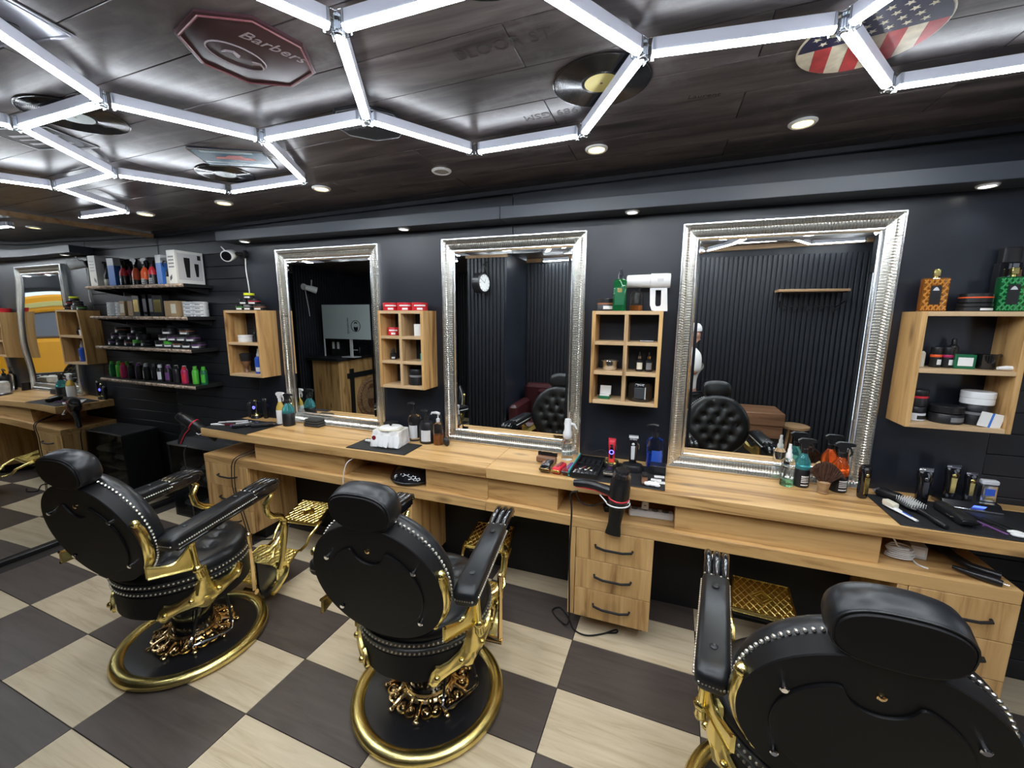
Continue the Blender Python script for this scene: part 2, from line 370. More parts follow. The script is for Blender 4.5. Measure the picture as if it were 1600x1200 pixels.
# the honeycomb goes on over the rest of the room
todo = [('V1', 0)]; seen = {'V1'}; cnt = 0
for nm_ in todo:
    n0, typ = nm_
    for a in ((0, 120, 240) if typ == 0 else (180, 300, 60)):
        d = hdir(a); p = (HV[n0][0]+d[0], HV[n0][1]+d[1])
        if not (1.15 < p[0] < 5.9 and -2.72 < p[1] < -1.42): continue
        if 1.85 < p[0] < 2.5 and p[1] < -1.95: continue
        hit = [k for k, q in HV.items() if math.hypot(q[0]-p[0], q[1]-p[1]) < .16]
        if hit: k = hit[0]
        else: k = 'G%d' % cnt; cnt += 1; HV[k] = p
        e_ = n0+' '+k
        if e_ not in HE and k+' '+n0 not in HE: HE.append(e_)
        if k not in seen: seen.add(k); todo.append((k, 1-typ))
def v3(n, dz=0): x, y = HV[n]; return Vector((x, y, ceil_z(x)-.046+dz))
for e in HE:
    a, b_ = e.split(); A, B = v3(a), v3(b_)
    d = (B-A); L_ = d.length; d.normalize()
    side = d.cross(Vector((0, 0, 1))).normalized(); upv = side.cross(d)
    M = Matrix(((d.x, side.x, upv.x, A.x), (d.y, side.y, upv.y, A.y), (d.z, side.z, upv.z, A.z), (0, 0, 0, 1)))
    g = .022
    o = build('light_tube', MB().mx(M).box(g, L_-g, -.015, .015, -.004, .030, .003), 'tube_clear', hexl)
    r = MB().mx(M); r.loft([[(x_, .0135*math.cos(t), -.003-.0085*math.sin(t)) for t in [pi*k/8 for k in range(9)]] for x_ in (g, L_-g)])
    build('diffuser', r, 'led', o)
nb = {}
for e in HE:
    a, b_ = e.split(); nb.setdefault(a, []).append(b_); nb.setdefault(b_, []).append(a)
for n, l in nb.items():
    A = v3(n); m = MB().cyl(A+Vector((0, 0, -.012)), A+Vector((0, 0, .028)), .009, n=8)
    for k in l:
        d = (v3(k)-A).normalized(); s_ = d.cross(Vector((0, 0, 1))).normalized()
        M = Matrix(((d.x, s_.x, 0, A.x), (d.y, s_.y, 0, A.y), (d.z, s_.z, 1, A.z), (0, 0, 0, 1)))
        m.mx(M).box(.004, .03, -.0175, -.0155, -.014, .026).box(.004, .03, .0155, .0175, -.014, .026).box(.004, .012, -.0155, .0155, -.014, -.012); m.M = None
    build('connector', m, 'clear', hexl)
# ---------------------------------------------------------------- recessed downlights
def downlight(x, y, on, label, lamp='warm_lamp', z=None, r=.05, name='downlight', group='round spots set into the plank ceiling', power=0, parent=None):
    zz = (ceil_z(x) if z is None else z)
    t = T(name, label, 'spotlight', (x, y, zz), 0, group)
    if z is None: t.rotation_euler = (0, -tilt, 0)
    build('ring', MB().lathe([(r, 0), (r, -.004), (r*.86, -.010), (r*.72, -.008), (r*.70, 0)], 24), 'white_plastic', t)
    build('lamp', MB().lathe([(.001, -.006), (r*.5, -.0065), (r*.70, -.004), (r*.70, 0)], 20), lamp if on else 'lamp_off', t)
    if power:
        l = bpy.data.lights.new('downlight_glow', 'SPOT'); l.energy = power; l.spot_size = math.radians(125); l.spot_blend = .8; l.shadow_soft_size = .035
        l.color = (1, .80, .45) if lamp == 'warm_lamp' else (1, .98, .88)
        lo = bpy.data.objects.new('downlight_glow', l); COL.objects.link(lo); lo.parent = t; lo.location = (0, 0, -.02)
DL = [(4.552, -.37, 1, 'warm lit ceiling spot farthest right, nearest the flag sign'), (3.758, -.416, 1, 'warm lit ceiling spot below the vinyl record with yellow label'), (2.983, -.431, 0, 'unlit ceiling spot, the only dark one of the row'),
      (2.217, -.44, 1, 'warm lit ceiling spot left of the unlit one'), (1.443, -.446, 1, 'warm lit ceiling spot above the white security camera end'), (.70, -.458, 1, 'warm lit ceiling spot nearest the mirrored wall')]
for x, y, on, lb in DL: downlight(x, y, on, lb, power=5 if on else 0)
for k, (x, y) in enumerate(((5.0, -2.55), (4.05, -2.55), (3.0, -2.5))): downlight(x, y, 1, ('right', 'middle', 'left')[k]+' one of the three lit ceiling spots near the opposite slatted wall', 'cool_lamp', power=5)
# ---------------------------------------------------------------- light ledge over the mirrors
led = T('light_ledge', 'long grey light ledge over the three silver mirrors', 'ledge')
LE = MB().box(.925, 3.19, -.154, 0, 2.216, 2.282, .002)
build('ledge_board', LE, 'ledge_grey', led); build('ledge_board', MB().box(3.192, 6.22, -.154, 0, 2.216, 2.282, .002), 'ledge_grey', led)
for x, y, lb in ((1.14, -.09, 'small round ledge spot over the left end of the ledge'), (2.525, -.10, 'small round ledge spot between left and middle mirrors'), (3.901, -.095, 'small round ledge spot between middle and right mirrors'), (5.285, -.09, 'small round ledge spot at the far right of the ledge')):
    downlight(x, y, 1, lb, 'cool_lamp', z=2.216, r=.036, name='ledge_spot', group='round spots under the grey ledge', power=2.2)
# ================================================================ COUNTER
ct = T('counter', 'long oak styling counter along the black wall under the mirrors', 'counter', (0, 0, 0))
ZC, ZS = .853, .658
build('worktop', MB().box(.932, 3.2145, -.42, 0, .795, ZC, .002), 'oak_x', ct)
build('worktop', MB().box(3.2155, 6.05, -.42, 0, .795, ZC, .002), 'oak_x', ct)
build('lower_shelf', MB().box(.932, 3.2105, -.42, 0, .602, ZS, .002), 'oak_x', ct)
build('lower_shelf', MB().box(3.2115, 5.435, -.42, 0, .602, ZS, .002), 'oak_x', ct)
for a, b_ in ((1.42, 2.21), (2.81, 3.212), (3.214, 3.616), (4.196, 5.0)):
    build('apron_box', MB().box(a, b_, -.385, -.02, ZS, .795, .0015), 'oak_x', ct)
def drawer_unit(x0, x1, label):
    t = T('drawer_unit', label, 'drawer unit', (x0, 0, 0), 0, 'oak drawer units under the counter')
    w_ = x1-x0
    build('carcass', MB().box(0, .034, -.418, -.02, .098, .600, .001).box(.034, w_, -.395, -.02, .098, .600), 'oak_z', t)
    for k in range(3):
        z0 = .096+.1685*k
        d = build('drawer', MB().box(.037, w_, -.42, -.396, z0+.0015, z0+.167, .0015), 'oak_z', t)
        xm = w_/2+.02
        build('handle', MB().tube([(xm-.092, -.42, z0+.088), (xm-.088, -.437, z0+.087), (xm-.045, -.447, z0+.083), (xm+.045, -.447, z0+.083), (xm+.088, -.437, z0+.087), (xm+.092, -.42, z0+.088)], .0062, 8), 'black_matte', d)
    build('backing', MB().box(.03, w_-.03, -.3, -.06, .0, .098), 'black_matte', t)
    return t
drawer_unit(.932, 1.366, 'three-drawer oak unit under the left end of the counter')
drawer_unit(2.35, 2.73, 'three-drawer oak unit hidden behind the middle chair')
drawer_unit(3.69, 4.108, 'three-drawer oak unit below the hanging hairdryer')
drawer_unit(5.06, 5.435, 'three-drawer oak unit behind the right chair headrest')
build('kick_panel', MB().box(1.366, 5.06, -.012, -.002, 0, .602), 'black_matte', ct)
# ================================================================ FRAMED MIRRORS
def framed_mirror(x0, label):
    t = T('wall_mirror', label, 'mirror', (x0, 0, ZC+.001), 0, 'three silver ribbed mirrors')
    W, H = .912, 1.296; FW = .088
    # cross-section of the rail: (distance from outer edge, depth in front of the wall)
    prof = [(.000, 0), (.000, .040), (.003, .0445), (.008, .0445), (.010, .041)]
    ribp = [(.0105, .0400), (.022, .0362), (.034, .0345), (.0345, .0338), (.048, .0330), (.062, .0285), (.068, .0265)]
    inner = [(.0685, .0265), (.070, .0300), (.0755, .0305), (.0775, .0265), (.088, .0215), (.088, .010)]
    corners = [((0, 0), (1, 0), (0, 1), W), ((W, 0), (0, 1), (-1, 0), H), ((W, H), (-1, 0), (0, -1), W), ((0, H), (0, -1), (1, 0), H)]
    bead = MB(); ribs = []
    for (ox, oz), (dx, dz), (nx, nz), Ln in corners:
        for pr in (prof, inner):
            v = []
            for tt in (0, 1):
                v.append([(ox+dx*(d if tt == 0 else Ln-d)+nx*d, -y, oz+dz*(d if tt == 0 else Ln-d)+nz*d) for d, y in pr])
            bead.loft(v, closed=False)
        r = MB(); pitch = .0134; N = int(Ln/pitch)
        st = []
        for k in range(N):
            for q, h in ((0, 0), (.22, .0042), (.58, .0042), (.8, 0)): st.append(((k+q)*Ln/N, h))
        st.append((Ln, 0))
        rows = []
        for tpos, h in st:
            row = []
            for d, y in ribp:
                tc = min(max(tpos, d), Ln-d)
                row.append((ox+dx*tc+nx*d, -(y+h), oz+dz*tc+nz*d))
            rows.append(row)
        r.loft(rows, closed=False); ribs.append(r)
    build('frame_bead', bead, 'silver_bead', t)
    for r in ribs: build('ribbed_rail', r, 'silver_frame', t, ang=50)
    build('glass', MB().box(FW-.004, W-FW+.004, -.0225, -.0215, FW-.004, H-FW+.004), 'mirror_glass', t)
    # bevelled rim of the glass
    bv = MB(); i0, i1 = FW, FW+.016
    for (a, b_) in (((i0, i0), (W-i0, i0)), ((W-i0, i0), (W-i0, H-i0)), ((W-i0, H-i0), (i0, H-i0)), ((i0, H-i0), (i0, i0))):
        def inn(p): return (i1 if p[0] < W/2 else W-i1, i1 if p[1] < H/2 else H-i1)
        c_, d_ = inn(b_), inn(a)
        bv.add([(a[0], -.0226, a[1]), (b_[0], -.0226, b_[1]), (c_[0], -.0242, c_[1]), (d_[0], -.0242, d_[1])], [(0, 1, 2, 3)])
    build('glass_bevel', bv, 'mirror_glass', t)
    build('backboard', MB().box(.002, W-.002, -.0205, -.001, .002, H-.002), 'black_matte', t)
    return t
framed_mirror(1.368, 'silver ribbed wall mirror farthest left, reflecting the reception desk')
framed_mirror(2.752, 'silver ribbed wall mirror in the middle, reflecting the wall clock')
framed_mirror(4.152, 'silver ribbed wall mirror at right, reflecting the coat rack')
# ================================================================ CUBBY SHELVES
def cubby(x0, w_, cols, rows, label):
    t = T('cubby_shelf', label, 'shelf', (x0, 0, 1.21), 0, 'oak cubby shelves between the mirrors')
    D, H, th = .165, .50, .019
    build('side_panel', MB().box(0, th, -D, 0, 0, H, .001), 'oak_z', t); build('side_panel', MB().box(w_-th, w_, -D, 0, 0, H, .001), 'oak_z', t)
    build('top_panel', MB().box(th, w_-th, -D, 0, H-th, H, .001), 'oak_edge', t); build('bottom_panel', MB().box(th, w_-th, -D, 0, 0, th, .001), 'oak_edge', t)
    ih = (H-th*(rows+1))/rows
    for k in range(1, rows): build('shelf_board', MB().box(th, w_-th, -D+.001, 0, k*(ih+th), k*(ih+th)+th, .001), 'oak_edge', t)
    if cols == 2: build('divider', MB().box(w_/2-th/2, w_/2+th/2, -D+.0005, 0, th, H-th), 'oak_pale', t)
    return t
cubby(.942, .344, 1, 2, 'oak two-cell cubby shelf left of the left mirror')
cubby(2.347, .336, 2, 3, 'oak six-cell cubby shelf topped with red tins')
cubby(3.727, .357, 2, 3, 'oak six-cell cubby shelf topped by the white spray gun')
cubby(5.112, .350, 1, 2, 'oak two-cell cubby shelf at far right with cologne bottles')
# ================================================================ BARBER CHAIRS (local: +y forward, +x right, origin at base centre)
def dome(mb, R, h, buttons, rings=18, seg=64, edge=.028, z0=0, dent=.024, bw=.026, side=.05):
    """round tufted cushion, dome upwards in z"""
    rr = []
    rr.append([(R*.97*math.cos(2*pi*i/seg), R*.97*math.sin(2*pi*i/seg), z0-side) for i in range(seg)])
    rr.append([(R*math.cos(2*pi*i/seg), R*math.sin(2*pi*i/seg), z0-side*.55) for i in range(seg)])
    for k in range(rings+1):
        r = R*(1-(k/rings)**1.15); row = []
        for i in range(seg):
            a = 2*pi*i/seg; x, y = max(r, .002)*math.cos(a), max(r, .002)*math.sin(a)
            u = (R-r)/edge
            z = h*(1-(r/R)**3.2)*.55 + (edge*.8*math.sqrt(max(0, 1-(1-min(u, 1))**2)) if u < 1 else edge*.8)
            for bx, by in buttons:
                d2 = (x-bx)**2+(y-by)**2
                z -= dent*math.exp(-d2/(2*bw*bw)) * 1.0 + dent*.6*math.exp(-d2/(2*(bw*.35)**2))
            row.append((x, y, z0+z))
        rr.append(row)
    return mb.loft(rr)
def dz_at(x, y, R, h, edge=.028, dent=.024):
    r = math.hypot(x, y); return h*(1-(r/R)**3.2)*.55+edge*.8-dent*1.55
def spiral(c, a0, turns, r0, r1, n, M, z=0):
    return [tuple(M @ Vector((c[0]+(r0+(r1-r0)*k/(n-1))*math.cos(a0+turns*2*pi*k/(n-1)), c[1]+(r0+(r1-r0)*k/(n-1))*math.sin(a0+turns*2*pi*k/(n-1)), z))) for k in range(n)]
def stud_row(mb, pts, r=.0042):
    for p in pts: mb.ball(p, (r, r, r*.9), 6, 4)
def make_chair(label):
    t = T('barber_chair', label, 'barber chair', (0, 0, 0), 0, 'black and gold barber chairs')
    # --- base
    build('base_plate', MB().lathe([(.001, .052), (.12, .048), (.24, .041), (.29, .036), (.30, .026), (.30, .006)], 56), 'black_plastic', t)
    ring = MB(); N = 64
    ring.loft([[( (.302+.031*math.cos(b)*1.0)*math.cos(a), (.302+.031*math.cos(b))*math.sin(a), .0265+.0255*math.sin(b)) for b in [2*pi*k/12 for k in range(12)]] for a in [2*pi*i/N for i in range(N)]], loop=True)
    build('base_ring', ring, 'gold_brushed', t)
    build('column', MB().lathe([(.098, .05), (.098, .09), (.088, .10), (.088, .33)], 32), 'black_gloss', t)
    orn = MB().lathe([(.099, .066), (.116, .062), (.124, .072), (.116, .082), (.108, .086), (.104, .096), (.099, .096)], 40)
    n = 9
    for k in range(n):
        R_ = Matrix.Rotation(2*pi*k/n, 4, 'Z')
        for s_ in (-1, 1):
            M = R_ @ Matrix.Translation((.148, s_*.031, .064)) @ Matrix.Rotation(.16, 4, 'Y') @ Matrix.Scale(s_, 4, (0, 1, 0))
            pts = [tuple(M @ Vector((-.046, -.004, .012)))]+spiral((0, 0), pi*.9, -1.35, .029, .008, 18, M)
            orn.tube(pts, [.0072]+[.0072*(1-.3*i/17) for i in range(18)], 6)
            orn.ball(tuple(M @ Vector((0, 0, .0))), .0085, 7, 5)
        M = R_ @ Matrix.Translation((.186, 0, .054))
        orn.ball(tuple(M @ Vector((0, 0, 0))), (.013, .012, .010), 7, 5); orn.ball(tuple(R_ @ Vector((.170, 0, .060))), (.010, .010, .011), 7, 5)
        orn.tube([tuple(R_ @ Vector(p)) for p in ((.118, 0, .078), (.14, 0, .074), (.165, 0, .064), (.184, 0, .055))], [.010, .008, .008, .006], 6)
    build('scroll_ornament', orn, 'gold_rose', t)
    for p in ([(.10, -.03, .32), (.115, -.075, .18), (.120, -.105, .108)], [(.16, .05, .32), (.19, .045, .18), (.212, .03, .108)]): build('pedal_arm', MB().tube(p, .006, 7), 'black_plastic', t)
    build('pedal_bar', MB().tube([(.118, -.100, .118), (.124, -.124, .098), (.146, -.126, .096), (.218, -.012, .096), (.226, .014, .098), (.210, .034, .118)], .0072, 8), 'chrome', t)
    # --- seat
    dr = MB(); dr.lathe([(.20, .318), (.262, .318), (.268, .324), (.270, .43), (.262, .434), (.262, .44)], 56); build('seat_drum', dr, 'back_plate_black', t)
    band = build('seat_band', MB().lathe([(.262, .436), (.274, .440), (.276, .462), (.268, .468), (.276, .474), (.279, .496), (.26, .50)], 56), 'leather', t)
    st = MB()
    for R_, z in ((.2765, .4515), (.2795, .487)): stud_row(st, [(R_*math.cos(2*pi*k/100), R_*math.sin(2*pi*k/100), z) for k in range(100)], .0048)
    tag(build('stud_trim', st, 'stud', band), kind='stuff')
    bt = [(x, y) for j, y in enumerate((-.13, -.045, .045, .13)) for x in ((-.10, 0, .10) if j % 2 else (-.05, .05) if j in (0,) else (-.15, -.05, .05, .15))]
    bt = [(-.05, .165), (.05, .165), (-.10, .085), (0, .085), (.10, .085), (-.15, .0), (-.05, .0), (.05, .0), (.15, .0), (-.10, -.085), (0, -.085), (.10, -.085), (-.05, -.165), (.05, -.165)]
    se = build('seat_cushion', dome(MB(), .272, .072, bt, z0=.510, side=.02), 'leather', t)
    bm_ = build('tmp', MB().ball((0, 0, 0), (.012, .012, .007), 9, 6), 'leather'); bme = bm_.data; bme.name = 'button'; bpy.data.objects.remove(bm_)
    for x, y in bt: inst('button', bme, se, (x, y, .510+dz_at(x, y, .272, .072)+.003))
    # --- backrest: disc leaning back
    tl = math.radians(13)
    # frame: local x right, local y up along the disc, local z out of the front
    B = Matrix.Translation((0, -.352, .774)) @ Matrix.Rotation(tl, 4, 'X') @ Matrix(((1, 0, 0, 0), (0, 0, 1, 0), (0, 1, 0, 0), (0, 0, 0, 1)))
    Rb = .248
    bp = MB().mx(B); bp.loft([circ(Rb*.99, 64, 0), circ(Rb, 64, .003), circ(Rb, 64, .05), circ(Rb*.97, 64, .052)])
    back = build('backrest', bp, 'back_plate_black', t)
    # raised cover with the notch round the gold screw
    Rc, Rn, yc_, yn = .178, .062, -.010, .158
    # big circle with a round bite at the top, corners rounded off
    ai = None
    for q in range(2000):
        a_ = pi/2-q*.0008
        if math.hypot(Rc*math.cos(a_), Rc*math.sin(a_)+yc_-yn) > Rn+.004: ai = a_; break
    pol = [(Rc*math.cos(ai-(2*ai-pi+2*pi)*k/84), Rc*math.sin(ai-(2*ai-pi+2*pi)*k/84)+yc_) for k in range(85)]
    p0, p1 = pol[-1], pol[0]
    t0, t1 = math.atan2(p0[1]-yn, p0[0]), math.atan2(p1[1]-yn, p1[0])
    t0 = t0 if t0 < 0 else t0-2*pi; t0, t1 = t0+.10, t1-.10
    if t1 > 0: t1 -= .0
    pol += [(Rn*math.cos(t0+(t1-t0)*k/24), Rn*math.sin(t0+(t1-t0)*k/24)+yn) for k in range(25)]
    for _ in range(2): pol = [((pol[k-1][0]+2*pol[k][0]+pol[(k+1) % len(pol)][0])/4, (pol[k-1][1]+2*pol[k][1]+pol[(k+1) % len(pol)][1])/4) for k in range(len(pol))]
    cv = MB().mx(B @ Matrix.Translation((0, 0, 0)))
    cv.loft([[(x, y, .0) for x, y in pol], [(x, y, -.004) for x, y in pol], [(x*.985, (y+.012)*.985-.012, -.0062) for x, y in pol]])
    build('back_cover', cv, 'back_plate_black', back)
    for x, y in ((-.163, .10), (.163, .10), (-.155, -.125), (.155, -.125)):
        build('rivet', MB().mx(B).loft([circ(.0075, 12, 0, x, y), circ(.0075, 12, -.008, x, y), circ(.0098, 12, -.0085, x, y), circ(.0098, 12, -.013, x, y), circ(.007, 12, -.0155, x, y)]), 'chrome', back)
    build('screw', MB().mx(B).loft([circ(.009, 12, 0, 0, .150), circ(.009, 12, -.004, 0, .150), circ(.005, 12, -.007, 0, .150)]), 'gold_rose', back)
    cu = MB().mx(B @ Matrix.Translation((0, 0, .085)))
    bb = [(-.05, .15), (.05, .15), (-.10, .078), (0, .078), (.10, .078), (-.15, .005), (-.05, .005), (.05, .005), (.15, .005), (-.10, -.07), (0, -.07), (.10, -.07), (-.05, -.145), (.05, -.145)]
    dome(cu, Rb*1.015, .05, bb, side=.036)
    cus = build('back_cushion', cu, 'leather', t)
    for x, y in bb: inst('button', bme, cus).matrix_local = B @ Matrix.Translation((x, y, .085+dz_at(x, y, Rb*1.015, .05)+.002))
    st = MB(); stud_row(st, [tuple(B @ Vector(((Rb+.004)*math.cos(2*pi*k/92), (Rb+.004)*math.sin(2*pi*k/92), .056))) for k in range(92) if k != 23], .0062)
    tag(build('stud_trim', st, 'stud', cus), kind='stuff')
    # --- headrest
    H = Matrix.Translation((0, -.425, 1.068)) @ Matrix.Rotation(math.radians(12), 4, 'X') @ Matrix(((1, 0, 0, 0), (0, 0, 1, 0), (0, 1, 0, 0), (0, 0, 0, 1)))
    def se_ring(hx_, hy_, z, n=40, e=2.6):
        o = []
        for i in range(n):
            a = 2*pi*i/n; c_, s_ = math.cos(a), math.sin(a)
            o.append((hx_*math.copysign(abs(c_)**(2/e), c_), hy_*math.copysign(abs(s_)**(2/e), s_), z))
        return o
    hd = MB().mx(H); hd.loft([se_ring(.105, .066, .004), se_ring(.110, .071, .010), se_ring(.114, .076, .045), se_ring(.111, .072, .072), se_ring(.098, .061, .088), se_ring(.06, .037, .096), se_ring(.02, .012, .098)])
    hr_ = build('headrest', hd, 'leather', t, ang=60)
    build('headrest_back', MB().mx(H).loft([se_ring(.101, .062, -.002), se_ring(.103, .064, .001), se_ring(.103, .064, .006)]), 'back_plate_black', hr_)
    build('piping', MB().mx(H).tube(se_ring(.107, .068, .005), .0028, 6, closed=True), 'leather', hr_)
    build('headrest_post', MB().tube([tuple(B @ Vector((0, .20, .03))), tuple(B @ Vector((0, .24, .035))), tuple(H @ Vector((0, -.03, .05)))], .016, 8), 'black_plastic', t)
    # --- arms and gold fittings, mirrored left/right
    for s_ in (1, -1):
        ax0, ax1 = .296, .262
        A0, A1 = Vector((s_*ax0, -.295, .738)), Vector((s_*ax1, .335, .772))
        d = (A1-A0).normalized(); sd = d.cross(Vector((0, 0, 1))).normalized(); uv = sd.cross(d)
        Ma = Matrix(((sd.x, d.x, uv.x, A0.x), (sd.y, d.y, uv.y, A0.y), (sd.z, d.z, uv.z, A0.z), (0, 0, 0, 1)))
        Lp = .44
        pad = MB().mx(Ma)
        def sec(y, hw, z0, z1, n=5): return [(x, y, z) for x, z in [(p[0], (z0+z1)/2+p[1]) for p in [(q[0], q[1]) for q in rrect(hw, (z1-z0)/2, min(.018, (z1-z0)/2-.001), 0, n)]]]
        rings = [sec(.0, .026, -.018, .012), sec(.004, .034, -.026, .022), sec(.014, .041, -.030, .029), sec(.05, .044, -.030, .033), sec(Lp*.5, .044, -.030, .034), sec(Lp-.01, .043, -.030, .031), sec(Lp, .040, -.028, .024)]
        pad.loft(rings)
        arm = build('arm_pad', pad, 'leather', t, ang=50)
        for y in (.10, Lp-.07):
            build('button', MB().mx(Ma).ball((0, y, .034), (.012, .012, .005), 8, 5), 'leather', arm)
        st = MB().mx(Ma)
        stud_row(st, [(x_, y_, -.006) for x_ in (-.0442, .0442) for y_ in [.03+k*.0112 for k in range(38)]] + [(-.03+.0086*k, .003, -.004) for k in range(8)] + [(-.036+.0103*k, Lp+.001, .024) for k in range(8)], .0046)
        tag(build('stud_trim', st, 'stud', arm), kind='stuff')
        # carved black claw at the front and rail below
        cl = MB().mx(Ma)
        for q in (-1, 0, 1):
            cl.tube([(q*.027, Lp-.012, .016), (q*.0275, Lp+.03, .020), (q*.0285, Lp+.09, .020), (q*.0295, Lp+.145, .016), (q*.030, Lp+.168, .006), (q*.030, Lp+.176, -.012)], [.0125, .0138, .0140, .0140, .0135, .010], 10)
        cl.box(-.036, .036, .03, Lp+.15, -.042, -.026, .004).box(-.042, .042, Lp-.02, Lp+.160, -.034, .010, .006)
        build('arm_claw', cl, 'black_gloss', t)
        # gold scroll under the claw down to the footrest joint
        J = Vector((s_*.235, .395, .490))
        P0 = Ma @ Vector((0, Lp+.13, -.036))
        sc_ = MB().tube([tuple(P0), (s_*.258, .30, .70), (s_*.252, .265, .655), (s_*.248, .275, .600), (s_*.244, .31, .565), (s_*.24, .35, .548), (s_*.237, .38, .527), tuple(J)], [.011, .015, .017, .017, .016, .016, .015, .016], 10)
        sc_.ball(tuple(P0), .016, 8, 6).ball(tuple(J), .021, 10, 7)
        build('front_scroll', sc_, 'gold', t)
        leaf = MB().tube([tuple(J), (s_*.238, .37, .43), (s_*.235, .33, .385), (s_*.222, .285, .36), (s_*.20, .24, .355)], [.013, .010, .011, .014, .008], 8)
        for q in (0, 3): leaf.tube([(s_*.236, .36-.012*q, .395-.004*q), (s_*(.25), .335-.018*q, .365-.012*q), (s_*.238, .305-.02*q, .335-.006*q)], [.005, .009, .003], 6)
        build('leaf_bracket', leaf, 'gold', t)
        # back bracket: clip on the disc edge, curved wing, post under the arm
        clip_ = MB()
        pts = []
        for k in range(9):
            a = math.radians(-42+k*7.5) ; p = B @ Vector((s_*(Rb+.006)*math.cos(a), (Rb+.006)*math.sin(a), .022)); pts.append(tuple(p))
        clip_.tube(pts, [.009]+[.019]*7+[.013], 8, sq=.35); clip_.ball(tuple(Vector(pts[-1])), .017, 8, 6); clip_.ball(tuple(Vector(pts[0])), .011, 8, 6)
        build('back_clip', clip_, 'gold', t)
        wing = MB()
        rows = []
        for k in range(9):
            u = k/8; x = s_*(.236+.056*u); y = -.335+.155*u
            zt = .655 - .030*math.sin(pi*u*.8) + (.062*max(0, u-.55)/.45); zb = .605-.035*u
            rows.append([(x, y, zb), (x+s_*.010, y, zb), (x+s_*.012, y, (zt+zb)/2), (x+s_*.010, y, zt), (x, y, zt)])
        wing.loft(rows)
        for e_ in (1, 3): wing.tube([r[e_] for r in rows], .006, 6)
        build('arm_wing', wing, 'gold', t)
        A = Ma @ Vector((0, .085, -.02))
        post = MB().tube([tuple(A), (s_*.302, -.19, .700), (s_*.304, -.185, .64), (s_*.306, -.18, .57), (s_*.304, -.165, .52)], [.020, .014, .012, .014, .018], 10)
        post.ball((s_*.304, -.19, .695), .017, 8, 6).ball((s_*.307, -.18, .565), .021, 8, 6).ball((s_*.306, -.165, .515), .017, 8, 6)
        post.tube([tuple(Ma @ Vector((-.03, .075, -.028))), tuple(Ma @ Vector((.03, .075, -.028)))], .012, 8)
        build('arm_post', post, 'gold', t)
        # cross-shaped plate on the drum
        def drum_pt(f, z, off): # f along the drum arc (forward), projects on the seat drum surface
            a = f/.27; return (s_*(.27+off)*math.cos(a), (.27+off)*math.sin(a), z)
        cr = MB(); F0 = -.115
        prof = [(-.18, .333, .006), (-.165, .340, .034), (-.15, .346, .042), (-.135, .352, .030), (-.10, .364, .026), (-.06, .376, .034), (-.025, .390, .050), (0, .396, .056), (.025, .394, .050), (.06, .388, .036), (.10, .396, .026), (.135, .408, .030), (.15, .414, .042), (.165, .420, .034), (.18, .428, .006)]
        rows = []
        for f, z, h in prof:
            rows.append([drum_pt(F0+f, z-h, .002), drum_pt(F0+f, z-h*.9, .012), drum_pt(F0+f, z, .020), drum_pt(F0+f, z+h*.9, .012), drum_pt(F0+f, z+h, .002)])
        cr.loft(rows)
        rows = []
        for z, hw in ((.40, .050), (.44, .036), (.475, .026), (.505, .020), (.53, .016)):
            rows.append([drum_pt(F0-hw, z, .004), drum_pt(F0-hw*.6, z, .026), drum_pt(F0, z, .030), drum_pt(F0+hw*.6, z, .026), drum_pt(F0+hw, z, .004)])
        cr.loft(rows)
        cr.loft([[drum_pt(F0-.035, .375, .004), drum_pt(F0, .375, .022), drum_pt(F0+.035, .375, .004)], [drum_pt(F0-.045, .345, .004), drum_pt(F0, .345, .018), drum_pt(F0+.045, .345, .004)], [drum_pt(F0-.022, .325, .004), drum_pt(F0, .322, .012), drum_pt(F0+.022, .325, .004)]])
        cp_ = build('side_plate', cr, 'gold', t)
        for f, z in ((-.148, .345), (-.055, .380), (.05, .388), (.145, .41)):
            build('rivet', MB().ball(drum_pt(F0+f, z, .018), .013, 10, 6), 'gold', cp_)
        # footrest side frame
        fr = MB().tube([tuple(J), (s_*.230, .405, .44), (s_*.222, .402, .36), (s_*.214, .385, .27), (s_*.206, .365, .20)], [.017, .018, .016, .015, .016], 10)
        fr.loft([[(s_*(.193+o), y-.035, z+h) for o, h in ((-.012, -.012), (.012, -.012), (.016, .014), (-.008, .014))] for y, z in ((.40, .225), (.455, .20), (.47, .165), (.455, .13), (.40, .095), (.345, .075))])
        build('footrest_leg', fr, 'gold', t)
        ck = MB().prism([(.255, .30), (.36, .215), (.385, .18), (.375, .11), (.325, .055), (.285, .055), (.255, .14)], s_*.150, s_*.166, 'yz')
        build('footrest_cheek', ck, 'black_plastic', t)
        build('footrest_rod', MB().tube([(s_*.120, .585, .168), (s_*.125, .625, .150), (s_*.13, .675, .162), (s_*.133, .705, .205), (s_*.140, .735, .225), (s_*.148, .775, .250), (s_*.148, .81, .262)], .0095, 8), 'gold', t)
    # --- footrest plates
    def tread(mbp, mbg, M, w0, w1, L_, nx=7):
        mbp.mx(M); mbp.loft([[(-w0, 0, 0), (w0, 0, 0), (w1, L_, 0), (-w1, L_, 0)], [(-w0, 0, .012), (w0, 0, .012), (w1, L_, .012), (-w1, L_, .012)]])
        mbg.mx(M)
        def wd(y): return w0+(w1-w0)*y/L_ - .008
        step = .034
        for sg in (1, -1):
            c0 = -.5
            while c0 < .5:
                pts = []
                for q in range(41):
                    y = .006+(L_-.012)*q/40; x = c0+sg*(y-L_/2)*.8
                    inside = abs(x) <= wd(y)
                    dia = abs(x)/.052+abs(y-L_/2)/.044 < 1
                    if inside and not dia: pts.append((x, y, .0125))
                    else:
                        if len(pts) > 1: mbg.tube([pts[0], pts[-1]], .0026, 4)
                        pts = []
                if len(pts) > 1: mbg.tube([pts[0], pts[-1]], .0026, 4)
                c0 += step
